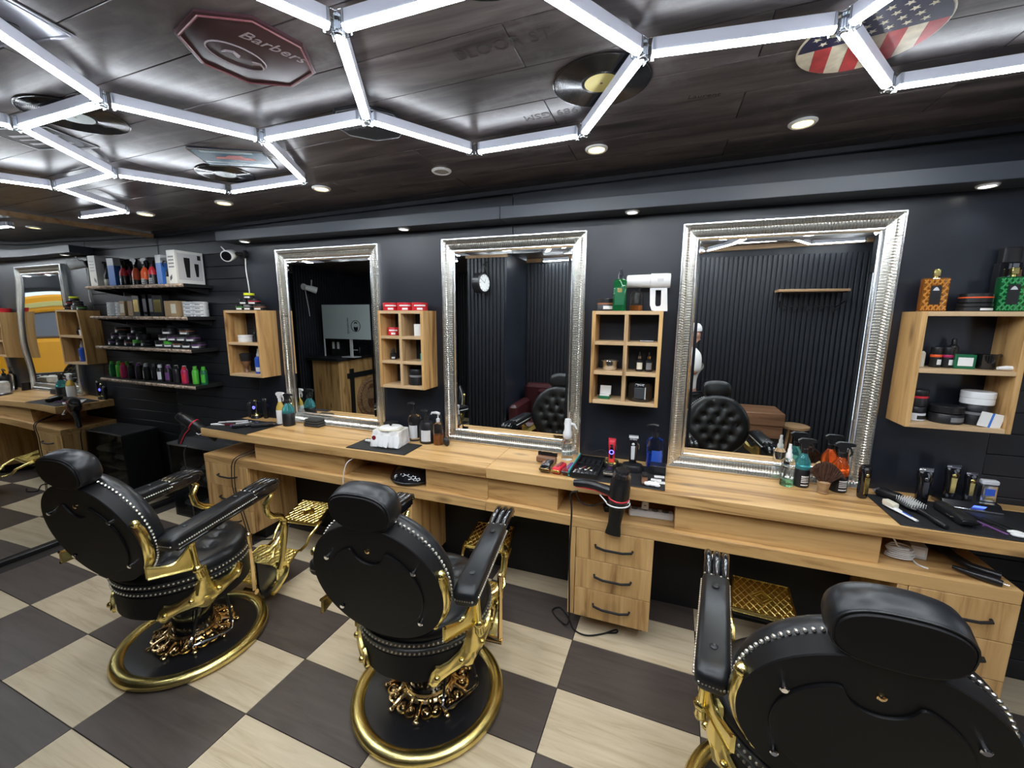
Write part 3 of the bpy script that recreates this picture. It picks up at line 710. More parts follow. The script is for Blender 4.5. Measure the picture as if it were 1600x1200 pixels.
        for k in (1.0, .62):
            mbg.tube([(.05*k, L_/2, .013), (0, L_/2+.042*k, .013), (-.05*k, L_/2, .013), (0, L_/2-.042*k, .013)], .002, 4, closed=True)
        mbg.ball((0, L_/2, .013), .004, 6, 4)
        mbg.tube([(-w0+.004, .004, .013), (w0-.004, .004, .013), (w1-.004, L_-.004, .013), (-w1+.004, L_-.004, .013)], .003, 5, closed=True)
    for nm, M, w0, w1, L_ in (('foot_plate', EUL(0, .775, .252, rx=math.radians(17)), .142, .128, .205), ('lower_foot_plate', EUL(0, .335, .085, rx=math.radians(18)), .188, .142, .27)):
        a, g = MB(), MB(); tread(a, g, M, w0, w1, L_)
        if nm == 'foot_plate':
            a.M = M; a.box(-.134, .134, .004, .20, -.022, .0, .006)
            for q in range(34): g.ball((-.132+.008*q, .0, -.008), .0035, 5, 4)
        p = build(nm, a, 'gold', t); tag(build('tread_pattern', g, 'gold', p), kind='stuff')
    build('foot_pad_under', MB().mx(EUL(0, .775, .252, rx=math.radians(17))).box(-.126, .126, .006, .195, -.05, -.022, .01), 'black_plastic', t)
    # --- gold lever on the right
    lv = MB().tube([(.300, .10, .245), (.302, .10, .40), (.303, .098, .50)], [.011, .0095, .008], 4)
    lv.tube([(.303, .098, .50), (.303, .096, .54), (.303, .095, .575)], [.008, .012, .014], 10).ball((.303, .095, .575), .014, 8, 6)
    lv.cyl((.24, .10, .255), (.312, .10, .255), .014, n=10)
    build('lever', lv, 'gold_rose', t)
    return t
ch1 = make_chair('black and gold barber chair farthest left, beside the mirrored wall')
ch2 = copy_tree(ch1); ch2['label'] = 'middle black and gold barber chair, in front of the middle mirror'
ch3 = copy_tree(ch1); ch3['label'] = 'nearest black and gold barber chair, cut off at the lower right'
for c, (x, y, a) in ((ch1, (1.88, -1.165, 6.5)), (ch2, (3.195, -1.02, 4)), (ch3, (4.575, -1.09, -4))):
    c.location = (x, y, 0); c.rotation_euler = (0, 0, math.radians(a))
# ================================================================ SMALL GOODS: builders
for n_, c_ in dict(c_green=(.08, .45, .05), c_yellow=(.75, .82, .03), c_red=(.62, .03, .05), c_brown=(.33, .13, .06), c_darkred=(.20, .012, .018), c_grey=(.2, .2, .21), c_black=(.014, .014, .016), c_white=(.8, .8, .79), c_orange=(.85, .12, .03), c_pink=(.42, .02, .10), c_teal=(.03, .36, .38), c_blue=(.03, .10, .5), c_purple=(.17, .06, .22), c_kraft=(.42, .28, .15), c_silver=(.62, .63, .65), c_limegreen=(.13, .5, .06), c_darkgreen=(.01, .12, .05), c_cream=(.72, .68, .55), c_amber=(.45, .16, .03)).items():
    mat(n_, c_, .35)
mat('steel', (.75, .76, .78), .2, 1.0); mat('gunmetal', (.25, .25, .27), .25, 1.0)
mat('blue_glow', (.1, .1, .8), .4, emit=(.12, .12, 1.0), es=4); mat('display_blue', (.05, .08, .5), .4, emit=(.08, .16, 1.0), es=2.5)
mat('bristle_dark', (.015, .012, .011), .8); mat('bristle_brown', (.06, .025, .014), .75, var=.5, vs=60); mat('cloth_grey', (.20, .20, .185), .9, bump=.5, bs=200); mat('cloth_dark', (.035, .036, .034), .9, bump=.5, bs=200)
mat('glass_dark', (.05, .055, .06), .03, spec=.6)
mat('marble_film', (.72, .70, .68), .4, var=.3, vs=18); mat('tissue', (.8, .8, .8), .9, bump=.5, bs=60)
def label_patch(p, r, z0, z1, a0, a1, m, n=8, name='label'):
    b = MB(); b.loft([[(r*math.cos(a0+(a1-a0)*k/n), r*math.sin(a0+(a1-a0)*k/n), z) for k in range(n+1)] for z in (z0, z1)], closed=False)
    return build(name, b, m, p)
FRONT = -pi/2
def jar(label, loc, r=.036, h=.042, lid='c_black', body='c_black', band=None, cat='jar', name='pomade_jar', group=None, lab='c_white', rz=-.6):
    t = T(name, label, cat, loc, 0, group)
    build('body', MB().lathe([(r*.9, 0), (r, .003), (r, h*.5), (r*.96, h*.55)], 18), body, t)
    if band: build('band', MB().lathe([(r*.975, h*.5), (r*1.015, h*.52), (r*1.015, h*.63), (r*.975, h*.65)], 18), band, t)
    build('lid', MB().lathe([(r*.97, h*.60), (r, h*.62), (r, h*.96), (r*.95, h), (.001, h)], 18), lid, t)
    if lab: label_patch(t, r*1.006, h*.14, h*.40, FRONT+rz-.55+1.0, FRONT+rz+.55+1.0, lab)
    return t
def tin(label, loc, r=.05, h=.03, m='white_plastic', group=None, name='round_tin', cat='tin', lab=None):
    t = T(name, label, cat, loc, 0, group)
    build('body', MB().lathe([(r*.96, 0), (r, .002), (r, h*.45), (r*.97, h*.48)], 20), m, t)
    build('lid', MB().lathe([(r*.98, h*.48), (r*1.02, h*.52), (r*1.02, h*.95), (r*.97, h), (.001, h)], 20), m, t)
    if lab: label_patch(t, r*1.025, h*.55, h*.72, FRONT-.2, FRONT+1.3, lab, 8, 'label_band'); label_patch(t, r*1.004, h*.1, h*.35, FRONT+.2, FRONT+.9, lab, 6, 'label')
    return t
def spray(label, loc, r, h, body, head='c_white', base=None, rz=0, group=None, bh=.62, base_h=.42, name='spray_bottle', cat='spray bottle', lab=None, labc='c_white'):
    """trigger spray bottle; h is the full height"""
    t = T(name, label, cat, loc, rz, group); H = h-.070
    build('body', MB().lathe([(r*.92, 0), (r, .004), (r, H*.62), (r*.92, H*.76), (r*.5, H*.93), (r*.36, H)], 22), body, t)
    if base: build('sleeve', MB().lathe([(r*.93, -.0), (r*1.02, .003), (r*1.02, H*base_h), (r*.99, H*base_h+.002)], 22), base, t)
    if lab: [label_patch(t, r*1.03, H*z_, H*(z_+w_), FRONT-.25-rz, FRONT+.75-rz, labc) for z_, w_ in ((.07, .035), (.16, .025), (.21, .025), (.26, .025), (.31, .045))]
    hd = MB().lathe([(r*.40, H-.004), (r*.42, H+.018), (r*.3, H+.022), (r*.28, H+.03)], 14)
    z1 = H+.030
    hd.prism([(-.012, z1-.006), (.014, z1-.006), (.016, z1+.012), (.026, z1+.016), (.030, z1+.030), (.016, z1+.040), (-.030, z1+.040), (-.046, z1+.036), (-.048, z1+.024), (-.030, z1+.020), (-.014, z1+.014)], -.009, .009, 'xz')
    hd.tube([(-.020, 0, z1+.020), (-.034, 0, z1+.008), (-.038, 0, z1-.012), (-.032, 0, z1-.028)], [.006, .005, .0045, .003], 6)
    build('trigger_head', hd, head, t)
    return t
def mister(label, loc, r, h, body, head, rz=0, bh=.60, lab=None, name='spray_bottle', cat='spray bottle', slim=True):
    t = T(name, label, cat, loc, rz); H = h*bh
    build('body', MB().lathe([(r*.95, 0), (r, .004), (r, H*.88), (r*.6, H*.98), (r*.45, H)], 22), body, t)
    if slim: build('pump_head', MB().lathe([(r*.5, H-.002), (r*.5, H+.018), (r*.34, H+.024), (r*.34, H+(h-H)*.6), (r*.24, H+(h-H)*.7), (r*.22, h), (.001, h)], 14), head, t)
    else:
        b = MB().lathe([(r*.62, H-.002), (r*.78, H+.006), (r*.80, H+.03), (r*.6, H+(h-H)*.45), (r*.62, h-.02), (r*.5, h-.004), (.001, h)], 18)
        b.tube([(r*.4, 0, h-.03), (r*1.2, 0, h-.035), (r*1.6, 0, h-.06)], [.009, .007, .004], 7); build('pump_head', b, head, t)
    if lab: label_patch(t, r*1.01, H*.12, H*.38, FRONT-.1, FRONT+1.1, lab)
    return t
def pump(label, loc, r, h, body, head='c_black', rz=0, lab=None, liquid=None, name='pump_bottle', cat='pump bottle'):
    t = T(name, label, cat, loc, rz); H = h*.70
    build('body', MB().lathe([(r*.94, 0), (r, .005), (r, H*.80), (r*.85, H*.92), (r*.35, H)], 22), body, t)
    if liquid: build('liquid', MB().lathe([(.001, .004), (r*.93, .004), (r*.95, .008), (r*.95, H*.45), (.001, H*.45)], 20), liquid, t)
    build('pump_head', MB().lathe([(r*.36, H-.003), (r*.36, H+.02), (r*.14, H+.024), (r*.12, h-.016)], 12).tube([(.012, 0, h-.012), (-.01, 0, h-.006), (-.045, 0, h-.010), (-.05, 0, h-.02)], [.010, .010, .006, .005], 8), head, t)
    if lab: label_patch(t, r*1.01, H*.12, H*.6, FRONT-.35, FRONT+.95, lab)
    return t
def carton(label, loc, wx, dy, h, m, rz=0, panel=None, name='carton', cat='box', group=None):
    t = T(name, label, cat, loc, rz, group)
    build('body', MB().box(-wx/2, wx/2, -dy/2, dy/2, 0, h, .0015), m, t)
    if panel: build('label', MB().box(-wx*.36, wx*.36, -dy/2-.0008, -dy/2, h*.2, h*.8), panel, t)
    return t
def clipper(label, loc, h=.16, w=.045, body='black_gloss', head='steel', accent=None, rx=0, rz=0, group=None, name='hair_clipper', cat='hair clipper', blade_w=None, lie=False):
    """clipper standing on its end, blade up; lie=True lays it on its back"""
    t = T(name, label, cat, loc, 0, group)
    M = Matrix.Rotation(rz, 4, 'Z') @ (Matrix.Translation((0, 0, w*.36)) @ Matrix.Rotation(-pi/2, 4, 'X') @ Matrix.Translation((0, 0, -h/2)) if lie else Matrix.Rotation(rx, 4, 'X'))
    bw = blade_w or w*1.02
    b = MB().mx(M); d = w*.38
    b.loft([rrect(w*.34, d*.75, .010, 0, 4), rrect(w*.40, d*.9, .011, .006, 4), rrect(w*.42, d, .012, h*.22, 4), rrect(w*.40, d*.95, .012, h*.45, 4), rrect(w*.48, d*1.05, .012, h*.72, 4), rrect(w*.5, d*.9, .010, h*.84, 4), rrect(w*.47, d*.55, .006, h*.90, 4)])
    build('body', b, body, t)
    a = MB().mx(M).box(-bw/2, bw/2, -d*.45, d*.25, h*.885, h*.955, .002)
    n = 11
    for k in range(n): a.box(-bw/2+bw*k/n+.0006, -bw/2+bw*(k+.6)/n, -d*.42, -d*.15, h*.955, h)
    build('blade', a, head, t)
    if accent:
        c = MB().mx(M).loft([[(x, -d*1.0-.0035, z) for x, z in ((-w*.16, h*.16), (w*.16, h*.16), (w*.2, h*.62), (-w*.2, h*.62))], [(x, -d*.9, z) for x, z in ((-w*.19, h*.15), (w*.19, h*.15), (w*.22, h*.64), (-w*.22, h*.64))]])
        c.ball((0, -d*1.05, h*.70), (.008, .004, .008), 8, 5)
        build('front_panel', c, accent, t)
    build('lever', MB().mx(M).tube([(w*.47, 0, h*.70), (w*.58, 0, h*.66), (w*.56, 0, h*.50)], .003, 5), 'gunmetal', t)
    return t
def brush_hair(mb, c, rx_, ry_, h, flare, n=120, rr=.0014):
    for k in range(n):
        a = random.random()*2*pi; q = math.sqrt(random.random())
        x, y = q*math.cos(a), q*math.sin(a)
        mb.tube([(c[0]+x*rx_*.55, c[1]+y*ry_*.55, c[2]), (c[0]+x*rx_*.85*flare, c[1]+y*ry_*.85*flare, c[2]+h*.6), (c[0]+x*rx_*flare, c[1]+y*ry_*flare, c[2]+h*(1.02-.22*q*q))], [rr, rr*1.2, rr*.5], 4)
def flatmat(label, loc, wx, dy, rz=0):
    o = T('rubber_mat', label, 'mat', loc, rz)
    build('sheet', MB().rbox(0, 0, 0, .004, wx/2, dy/2, .004, .0015, 3), 'mat_rubber', o)
    build('rim', MB().tube([(-wx/2+.004, -dy/2+.004, .004), (wx/2-.004, -dy/2+.004, .004), (wx/2-.004, dy/2-.004, .004), (-wx/2+.004, dy/2-.004, .004)], .0016, 5, closed=True), 'black_matte', o)
    return o
def cord(label, pts, r, m, name='power_cord', cat='cord', sub=6):
    P_ = [Vector(p) for p in pts]; out = []
    for i in range(len(P_)-1):
        p0, p1, p2, p3 = P_[max(i-1, 0)], P_[i], P_[i+1], P_[min(i+2, len(P_)-1)]
        for k in range(sub):
            u = k/sub; out.append(.5*((2*p1)+(-p0+p2)*u+(2*p0-5*p1+4*p2-p3)*u*u+(-p0+3*p1-3*p2+p3)*u**3))
    out.append(P_[-1])
    return tag(build(name, MB().tube(out, r, 6), m), label, cat)
def hair_dryer(label, loc, M, cat='hair dryer'):
    """local: barrel along -z, rear up, handle towards -x"""
    t = T('hair_dryer', label, cat, loc)
    b = MB().mx(M); b.lathe([(.001, .120), (.024, .118), (.034, .100), (.041, .055), (.044, .0), (.041, -.035), (.036, -.06)], 24); build('barrel', b, 'black_plastic', t)
    v = MB().mx(M); v.lathe([(.0315, .108), (.037, .092), (.038, .088), (.033, .105)], 24)
    for k in range(16): v.tube([(.026*math.cos(k*pi/8), .026*math.sin(k*pi/8), .117), (.037*math.cos(k*pi/8), .037*math.sin(k*pi/8), .088)], .0016, 4)
    build('rear_grille', v, 'gunmetal', t)
    build('red_ring', MB().mx(M).lathe([(.0435, -.012), (.0452, -.014), (.0452, -.018), (.0430, -.020)], 24), 'c_red', t)
    build('nozzle', MB().mx(M).loft([circ(.035, 20, -.055), circ(.030, 20, -.10), circ(.027, 20, -.155, ry=.018), circ(.033, 20, -.20, ry=.010), circ(.034, 20, -.212, ry=.009)]), 'black_matte', t)
    build('handle', MB().mx(M).tube([(-.02, 0, .0), (-.06, 0, .006), (-.10, 0, .012), (-.14, 0, .012), (-.175, 0, .006), (-.195, 0, .002)], [.024, .021, .018, .0175, .018, .014], 12), 'black_plastic', t)
    build('handle_stripe', MB().mx(M).tube([(-.045, -.016, -.010), (-.10, -.013, -.001), (-.15, -.012, -.004), (-.185, -.011, -.008)], .0028, 5), 'c_red', t)
    return t
# ================================================================ GOODS ON THE COUNTER, left to right
Z = ZC+.0005; ZM = ZC+.0052
flatmat('black rubber mat at the left end of the counter', (1.175, -.268, Z), .455, .30, -.03)
# white comb, pick and scissors on the left mat
t = T('clipper_comb', 'long white barber comb on the left mat', 'comb', (1.00, -.22, ZM), .58)
b = MB().box(-.10, .10, .006, .016, 0, .005, .001)
for k in range(34): b.box(-.045+.0042*k, -.045+.0042*k+.0022, -.016, .007, .001, .004)
b.box(-.10, -.05, -.012, .016, 0, .005, .001); build('comb_body', b, 'white_plastic', t)
t = T('razor_handle', 'small white razor handle at the left edge of the left mat', 'razor', (.985, -.335, ZM), .3)
build('grip', MB().tube([(-.045, 0, .006), (0, 0, .008), (.035, 0, .006), (.06, 0, .004)], [.006, .009, .006, .002], 8), 'white_plastic', t); build('blade_slot', MB().box(.035, .06, -.002, .002, .008, .012), 'steel', t)
t = T('styling_comb', 'dark red comb on the left mat', 'comb', (1.075, -.275, ZM), .55)
b = MB().box(-.07, .07, .004, .014, 0, .005, .001)
for k in range(26): b.box(-.065+.005*k, -.065+.005*k+.0026, -.012, .005, .001, .004)
build('comb_body', b, 'c_darkred', t)
t = T('scissors', 'steel scissors with purple rings on the left mat', 'scissors', (1.155, -.27, ZM), .75)
build('blade', MB().tube([(-.03, 0, .004), (.07, .005, .004)], [.006, .0015], 6), 'steel', t); build('blade', MB().tube([(-.03, .006, .007), (.07, .001, .007)], [.006, .0015], 6), 'steel', t)
for s_ in (-1, 1): build('finger_ring', MB().tube([(-.055+.013*math.cos(a), s_*.016+.013*math.sin(a), .006) for a in [2*pi*k/14 for k in range(14)]], .0035, 6, closed=True), 'c_purple', t)
clipper('black trimmer with silver edge lying on the left mat', (1.225, -.290, ZM), .17, .045, 'black_plastic', 'steel', 'c_silver', lie=True, rz=-.62)
clipper('black straight-bladed trimmer lying on the left mat beside the silver one', (1.340, -.235, ZM), .16, .042, 'black_matte', 'gunmetal', lie=True, rz=-.75)
t = T('charging_stand', 'gold-ringed round charging stand at the left end of the counter', 'charger', (1.03, -.045, Z))
build('base', MB().lathe([(.040, 0), (.042, .006), (.036, .022), (.028, .026), (.001, .026)], 24), 'black_plastic', t); build('ring', MB().lathe([(.030, .022), (.036, .024), (.033, .032), (.026, .030)], 24), 'gold', t)
pk = clipper('trimmer with purple glowing ring standing in the gold-ringed stand', (1.03, -.045, Z+.0275), .125, .034, 'gunmetal', 'gold', 'black_gloss'); build('glow_ring', MB().tube([(.010*math.cos(a), -.0185, .060+.010*math.sin(a)) for a in [2*pi*k/16 for k in range(16)]], .0030, 6, closed=True), 'blue_glow', pk)
clipper('black slim trimmer standing beside the purple-ringed one', (1.117, -.030, Z), .17, .042, 'black_plastic', 'steel')
clipper('small black clipper standing in the corner left of the purple-ringed one', (.97, -.050, Z), .13, .040, 'black_matte', 'gunmetal')
spray('white and gold trigger bottle beside the left mirror', (1.373, -.110, Z), .030, .245, 'clear_yellow', 'c_white', 'c_white', rz=pi, base_h=.62)
spray('teal trigger bottle with black sleeve beside the left mirror', (1.466, -.125, Z), .042, .245, 'clear_teal', 'c_black', 'c_black', rz=pi, base_h=.55, bh=.66)
t = T('black_towel', 'folded black towel on the counter at the left mirror', 'towel', (1.66, -.07, Z))
b = MB()
for k in range(3): b.rbox(0, 0, .018*k, .018*k+.02, .075-.006*k, .042, .012, .008, 4)
build('folds', b, 'cloth_dark', t)
# wax warmer group
flatmat('black rubber mat under the wax warmer', (2.462, -.304, Z), .430, .208, .02)
t = T('wax_warmer', 'white marbled wax warmer with round lid on black mat', 'wax warmer', (2.47, -.252, ZM), .10)
b = MB().loft([rrect(.100, .082, .010, 0, 3), rrect(.098, .080, .010, .03, 3), [(x, y*.82+.012, z) for x, y, z in rrect(.094, .080, .010, .098, 3)]]); build('housing', b, 'marble_film', t)
build('pot_rim', MB().lathe([(.074, .098), (.078, .100), (.078, .106), (.070, .108), (.066, .100)], 28, 0, .012), 'c_cream', t)
ld = build('lid', MB().lathe([(.070, .107), (.070, .111), (.05, .116), (.001, .118)], 28, 0, .012), 'c_white', t); build('knob', MB().lathe([(.006, .117), (.006, .124), (.011, .127), (.011, .135), (.001, .137)], 12, 0, .012), 'c_black', ld)
build('control_knob', MB().cyl((-.060, -.081, .062), (-.060, -.094, .062), .014, n=14), 'c_darkred', t)
b = MB()
for k in range(5):
    b.loft([[(-.07+.036*k+random.uniform(-.006, .006), -.0835-random.random()*.004, .082), (-.03+.036*k, -.0845-random.random()*.006, .078)], [(-.075+.036*k, -.093-random.random()*.008, .04), (-.028+.036*k, -.092-random.random()*.01, .042)], [(-.07+.036*k, -.098, .012), (-.032+.036*k, -.103-random.random()*.014, .010)]], closed=False)
build('film_wrap', b, 'tissue', t)
t = T('cotton_pad', 'small white cotton tuft on the mat left of the wax warmer', 'cotton', (2.315, -.262, ZM)); b = MB()
for k in range(7): b.ball((random.uniform(-.022, .022), random.uniform(-.010, .010), .008), (.013, .009, .008), 8, 5)
build('fluff', b, 'tissue', t)
pump('clear pump bottle of gel right of the wax warmer', (2.560, -.105, Z), .044, .258, 'clear', lab='c_silver')
pump('dark smoky pump jar with pale label right of the wax warmer', (2.668, -.125, Z), .050, .220, 'c_black', lab='c_silver')
pump('amber oil bottle between smoky pump jar and middle mirror', (2.757, -.135, Z), .033, .215, 'clear', head='c_silver', liquid='clear_amber')
t = T('wax_ladle', 'black ladle leaning on the amber oil bottle', 'ladle', (2.825, -.155, Z))
build('bowl', MB().mx(EUL(0, 0, .03, ry=-.35)).ball((0, 0, 0), (.022, .018, .030), 12, 8), 'c_black', t); build('stem', MB().tube([(-.008, 0, .055), (-.03, .005, .13), (-.045, .012, .21)], [.004, .0035, .003], 6), 'c_black', t)
t = T('lidded_cup', 'black lidded cup on the counter behind the wax warmer', 'cup', (2.335, -.055, Z))
build('cup', MB().lathe([(.044, 0), (.048, .004), (.050, .075), (.047, .077)], 22), 'black_plastic', t); build('lid', MB().lathe([(.051, .074), (.052, .088), (.03, .092), (.001, .092)], 22), 'black_matte', t)
# clippers by the middle mirror
t = T('fade_brush', 'brown wooden brush with black bristles in front of the middle mirror', 'brush', (3.505, -.215, Z), -.06)
build('block', MB().box(-.058, .058, -.020, .018, .003, .036, .006), 'brown_wood', t); build('grip', MB().tube([(0, -.018, .018), (0, -.05, .012), (0, -.085, .010)], [.009, .012, .008], 8), 'brown_wood', t)
b = MB()
for k in range(44): b.box(-.056+.0026*k, -.0548+.0026*k, .012, .022, .034, .056+random.uniform(-.003, .003))
tag(build('bristles', b, 'bristle_dark', t), kind='stuff')
clipper('black and bronze clipper lying in front of the wooden brush', (3.540, -.330, Z), .13, .056, 'black_gloss', 'gold_rose', 'gunmetal', lie=True, rz=pi-.05)
clipper('red and gold shaver lying between two dark clippers', (3.605, -.325, Z), .13, .048, 'c_red', 'gold', 'c_darkred', lie=True, rz=pi-.16)
clipper('dark red clipper lying left of the open tool case', (3.660, -.320, Z), .145, .048, 'c_darkred', 'gunmetal', 'c_purple', lie=True, rz=pi-.12)
mister('clear mist bottle with white trigger top before the middle mirror', (3.602, -.115, Z), .033, .245, 'clear', 'white_plastic', slim=False, bh=.52)
flatmat('black rubber mat between the middle and right mirrors', (3.916, -.240, Z), .456, .315, -.01)
t = T('tool_case', 'open black tray of steel clipper guards with teal side', 'tray', (3.748, -.245, ZM), -.02)
build('tray', MB().box(-.070, .072, -.145, .148, 0, .006).box(-.070, .072, -.145, -.137, .006, .026).box(-.070, .072, .140, .148, .006, .026).box(.064, .072, -.137, .14, .006, .026).box(-.070, -.064, -.137, .14, .006, .03).box(-.07, .07, .02, .026, .006, .022), 'black_plastic', t)
build('teal_side', MB().box(-.078, -.0705, -.145, .15, 0, .034, .001), 'c_teal', t)
for k in range(6): build('guard', MB().box(-.058+.021*k, -.042+.021*k, -.128, -.085, .007, .022, .002).box(-.056+.021*k, -.044+.021*k, -.08, -.055, .007, .012), 'steel', t)
for k in range(3): build('small_scissors', MB().tube([(-.03+.03*k, -.04, .012), (-.01+.025*k, .01, .014)], [.006, .002], 6).tube([(-.035+.03*k+.008*math.cos(a), -.045+.008*math.sin(a), .014) for a in [2*pi*q/10 for q in range(10)]], .002, 5, closed=True), 'steel', t)
for k in range(4): build('guard', MB().box(-.055+.03*k, -.033+.03*k, .035, .12, .007, .018, .002), 'black_gloss', t)
t = T('charging_stand', 'gold-ringed charging stand beside the open tool case', 'charger', (3.862, -.165, ZM))
build('base', MB().lathe([(.044, 0), (.046, .008), (.038, .026), (.028, .030), (.001, .030)], 24), 'black_plastic', t); build('ring', MB().lathe([(.032, .025), (.040, .028), (.037, .037), (.028, .034)], 24), 'gold', t)
rk = clipper('red and black trimmer standing in the gold-ringed stand', (3.862, -.165, ZM+.0312), .135, .040, 'c_red', 'c_red', 'black_gloss')
build('led_ring', MB().tube([(.011*math.cos(a), -.0185, .058+.011*math.sin(a)) for a in [2*pi*k/16 for k in range(16)]], .0022, 6, closed=True), 'blue_glow', rk)
t = T('charging_stand', 'oval black charging stand between red and silver trimmers', 'charger', (3.975, -.175, ZM))
build('base', MB().loft([circ(.062, 26, 0, ry=.050), circ(.064, 26, .010, ry=.052), circ(.052, 26, .034, ry=.040), circ(.03, 26, .040, ry=.024)]), 'black_plastic', t)
clipper('silver and black clipper standing in the oval stand', (3.975, -.175, ZM+.041), .155, .048, 'black_gloss', 'c_silver', 'c_silver')
pump('tall blue shampoo bottle with black pump beside the right mirror', (4.085, -.060, Z), .045, .245, 'clear', liquid='clear_blue', lab='c_blue')
carton('flat black box on the mat in front of the blue bottle', (4.105, -.165, ZM), .082, .07, .045, 'black_plastic', 0, name='accessory_box')
t = T('neck_duster', 'small brown wooden comb brush lying on the middle mat', 'brush', (4.045, -.315, ZM), .05)
build('grip', MB().box(-.015, .015, -.055, .055, 0, .016, .005), 'brown_wood', t); build('bristles', MB().box(-.013, .013, .01, .052, .016, .030, .002), 'bristle_dark', t)
for k, (x, y, rz) in enumerate(((4.115, -.238, .1), (4.100, -.288, -.05), (4.118, -.318, .12))):
    t = T('razor_blade_pack', ('upper', 'middle', 'lower')[k]+' of the three white blade packs at the right edge of the middle mat', 'blade pack', (x, y, ZM), rz, 'white blade packs')
    build('pack', MB().box(-.025, .025, -.011, .011, 0, .006, .001), 'white_paper', t); build('strip', MB().box(-.02, .02, -.002, .002, .006, .0065), 'c_grey', t)
t = T('crumpled_tissue', 'crumpled white tissue at the front of the middle mat', 'tissue', (4.080, -.362, ZM)); b = MB()
for k in range(9): b.ball((random.uniform(-.028, .028), random.uniform(-.016, .016), .009), (.016, .011, .009), 7, 5)
build('paper', b, 'tissue', t)
clipper('black foil shaver lying behind the hanging hairdryer', (3.865, -.290, ZM), .11, .05, 'black_plastic', 'steel', lie=True, rz=pi)
# bottles before the right mirror
mister('clear bottle with green tint and white pump before the right mirror', (4.712, -.105, Z), .029, .213, 'clear', 'c_white', bh=.68)
build('liquid', MB().lathe([(.001, .003), (.0265, .003), (.0275, .006), (.0275, .034), (.001, .034)], 18), 'clear_green', bpy.data.objects[[o.name for o in bpy.data.objects if o.get('label', '').startswith('clear bottle with green')][0]])
spray('teal trigger bottle with black label before the right mirror', (4.778, -.085, Z), .034, .243, 'clear_teal', 'c_black', 'c_black', rz=pi, lab=1, bh=.72, base_h=.52)
t = T('shaving_brush', 'fan-shaped brown bristle brush with wooden handle on the counter', 'brush', (4.852, -.150, Z), -.1)
build('handle', MB().lathe([(.020, 0), (.024, .004), (.021, .022), (.026, .045), (.028, .056), (.022, .062)], 20), 'trim_wood', t)
b = MB()
for k in range(520):
    a = random.uniform(-1, 1); y = random.uniform(-1, 1)
    b.tube([(a*.020, y*.014, .058), (a*.056+.004, y*.019, .098), (a*.070+.010, y*.020, .150-.050*a*a+random.uniform(-.004, .004)-.016*(a > 0)*a)], [.0018, .0036, .0024], 4)
tag(build('bristles', b, 'bristle_brown', t), kind='stuff')
spray('orange trigger bottle with black label before the right mirror', (4.930, -.090, Z), .036, .243, 'clear_orange', 'c_black', 'c_black', rz=pi, lab=1, bh=.72, base_h=.46)
clipper('black and gold clipper standing at the corner of the right mat', (5.005, -.150, Z), .165, .046, 'black_gloss', 'black_gloss', 'gold', rz=.3)
# right mat and its tools
flatmat('large black rubber mat at the right end of the counter', (5.320, -.255, Z), .565, .318, -.0)
clipper('black clipper with red dot standing at the back of the right mat', (5.232, -.125, ZM), .165, .050, 'black_gloss', 'steel', 'gunmetal')
t = T('charging_dock', 'grey charging dock with blue display on the right mat', 'charger', (5.400, -.105, ZM), -.08)
build('base', MB().loft([rrect(.098, .055, .006, 0, 3), rrect(.098, .055, .006, .010, 3), [(x, y*.78+.012, z) for x, y, z in rrect(.096, .055, .006, .032, 3)]]), 'gunmetal', t)
build('silver_lip', MB().box(-.095, .095, -.058, -.0545, .002, .010, .001), 'steel', t); d = build('display', MB().mx(EUL(.02, -.0505, .0205, rx=-.85)).box(-.02, .02, -.009, .009, 0, .0012), 'display_blue', t)
clipper('black clipper with gold lettering in the grey dock, left', (5.340, -.095, ZM+.0325), .150, .048, 'black_gloss', 'gunmetal', 'gold')
clipper('black slim trimmer with gold lettering in the grey dock, middle', (5.405, -.095, ZM+.0325), .125, .040, 'black_gloss', 'gunmetal', 'gold')
t = T('foil_shaver', 'silver foil shaver in the grey dock, right', 'shaver', (5.468, -.095, ZM+.0325))
build('body', MB().rbox(0, 0, 0, .075, .027, .016, .008, .003), 'steel', t); build('foil_head', MB().rbox(0, 0, .076, .096, .029, .014, .006, .004), 'c_silver', t); build('badge', MB().box(-.016, .016, -.0175, -.016, .030, .060), 'c_blue', t); build('emblem', MB().box(-.012, .012, -.0175, -.016, .008, .022), 'gold', t)
clipper('small black trimmer with white comb lying at the back left of the right mat', (5.115, -.120, ZM), .10, .05, 'black_plastic', 'c_grey', lie=True, rz=.7)
t = T('nail_brush', 'cream bristle brush with white handle at the front left of the right mat', 'brush', (5.075, -.265, ZM), -1.25)
build('back', MB().tube([(-.045, 0, .008), (0, 0, .010), (.05, 0, .007), (.11, 0, .006)], [.010, .016, .009, .008], 10, sq=.5), 'white_plastic', t); build('bristles', MB().box(-.045, .012, -.014, .014, .012, .032, .003), 'c_cream', t)
build('stripe', MB().tube([(.045, 0, .0125), (.085, 0, .011)], .003, 6), 'c_blue', t)
t = T('vent_brush', 'black vented hairbrush with white tipped pins on the right mat', 'hairbrush', (5.165, -.28, ZM), -1.42)
build('head', MB().rbox(-.065, 0, .010, .020, .058, .036, .03, .004, 6), 'black_plastic', t); build('handle', MB().tube([(-.01, 0, .014), (.04, 0, .014), (.09, 0, .013), (.13, 0, .012)], [.012, .009, .013, .009], 10), 'black_plastic', t)
b = MB()
for i in range(9):
    for j in range(6):
        b.cyl((-.112+.0115*i, -.026+.0105*j, .018), (-.112+.0115*i, -.026+.0105*j, .034), .0009, n=4); b.ball((-.112+.0115*i, -.026+.0105*j, .035), .0021, 6, 4)
tag(build('pins', b, 'c_white', t), kind='stuff')
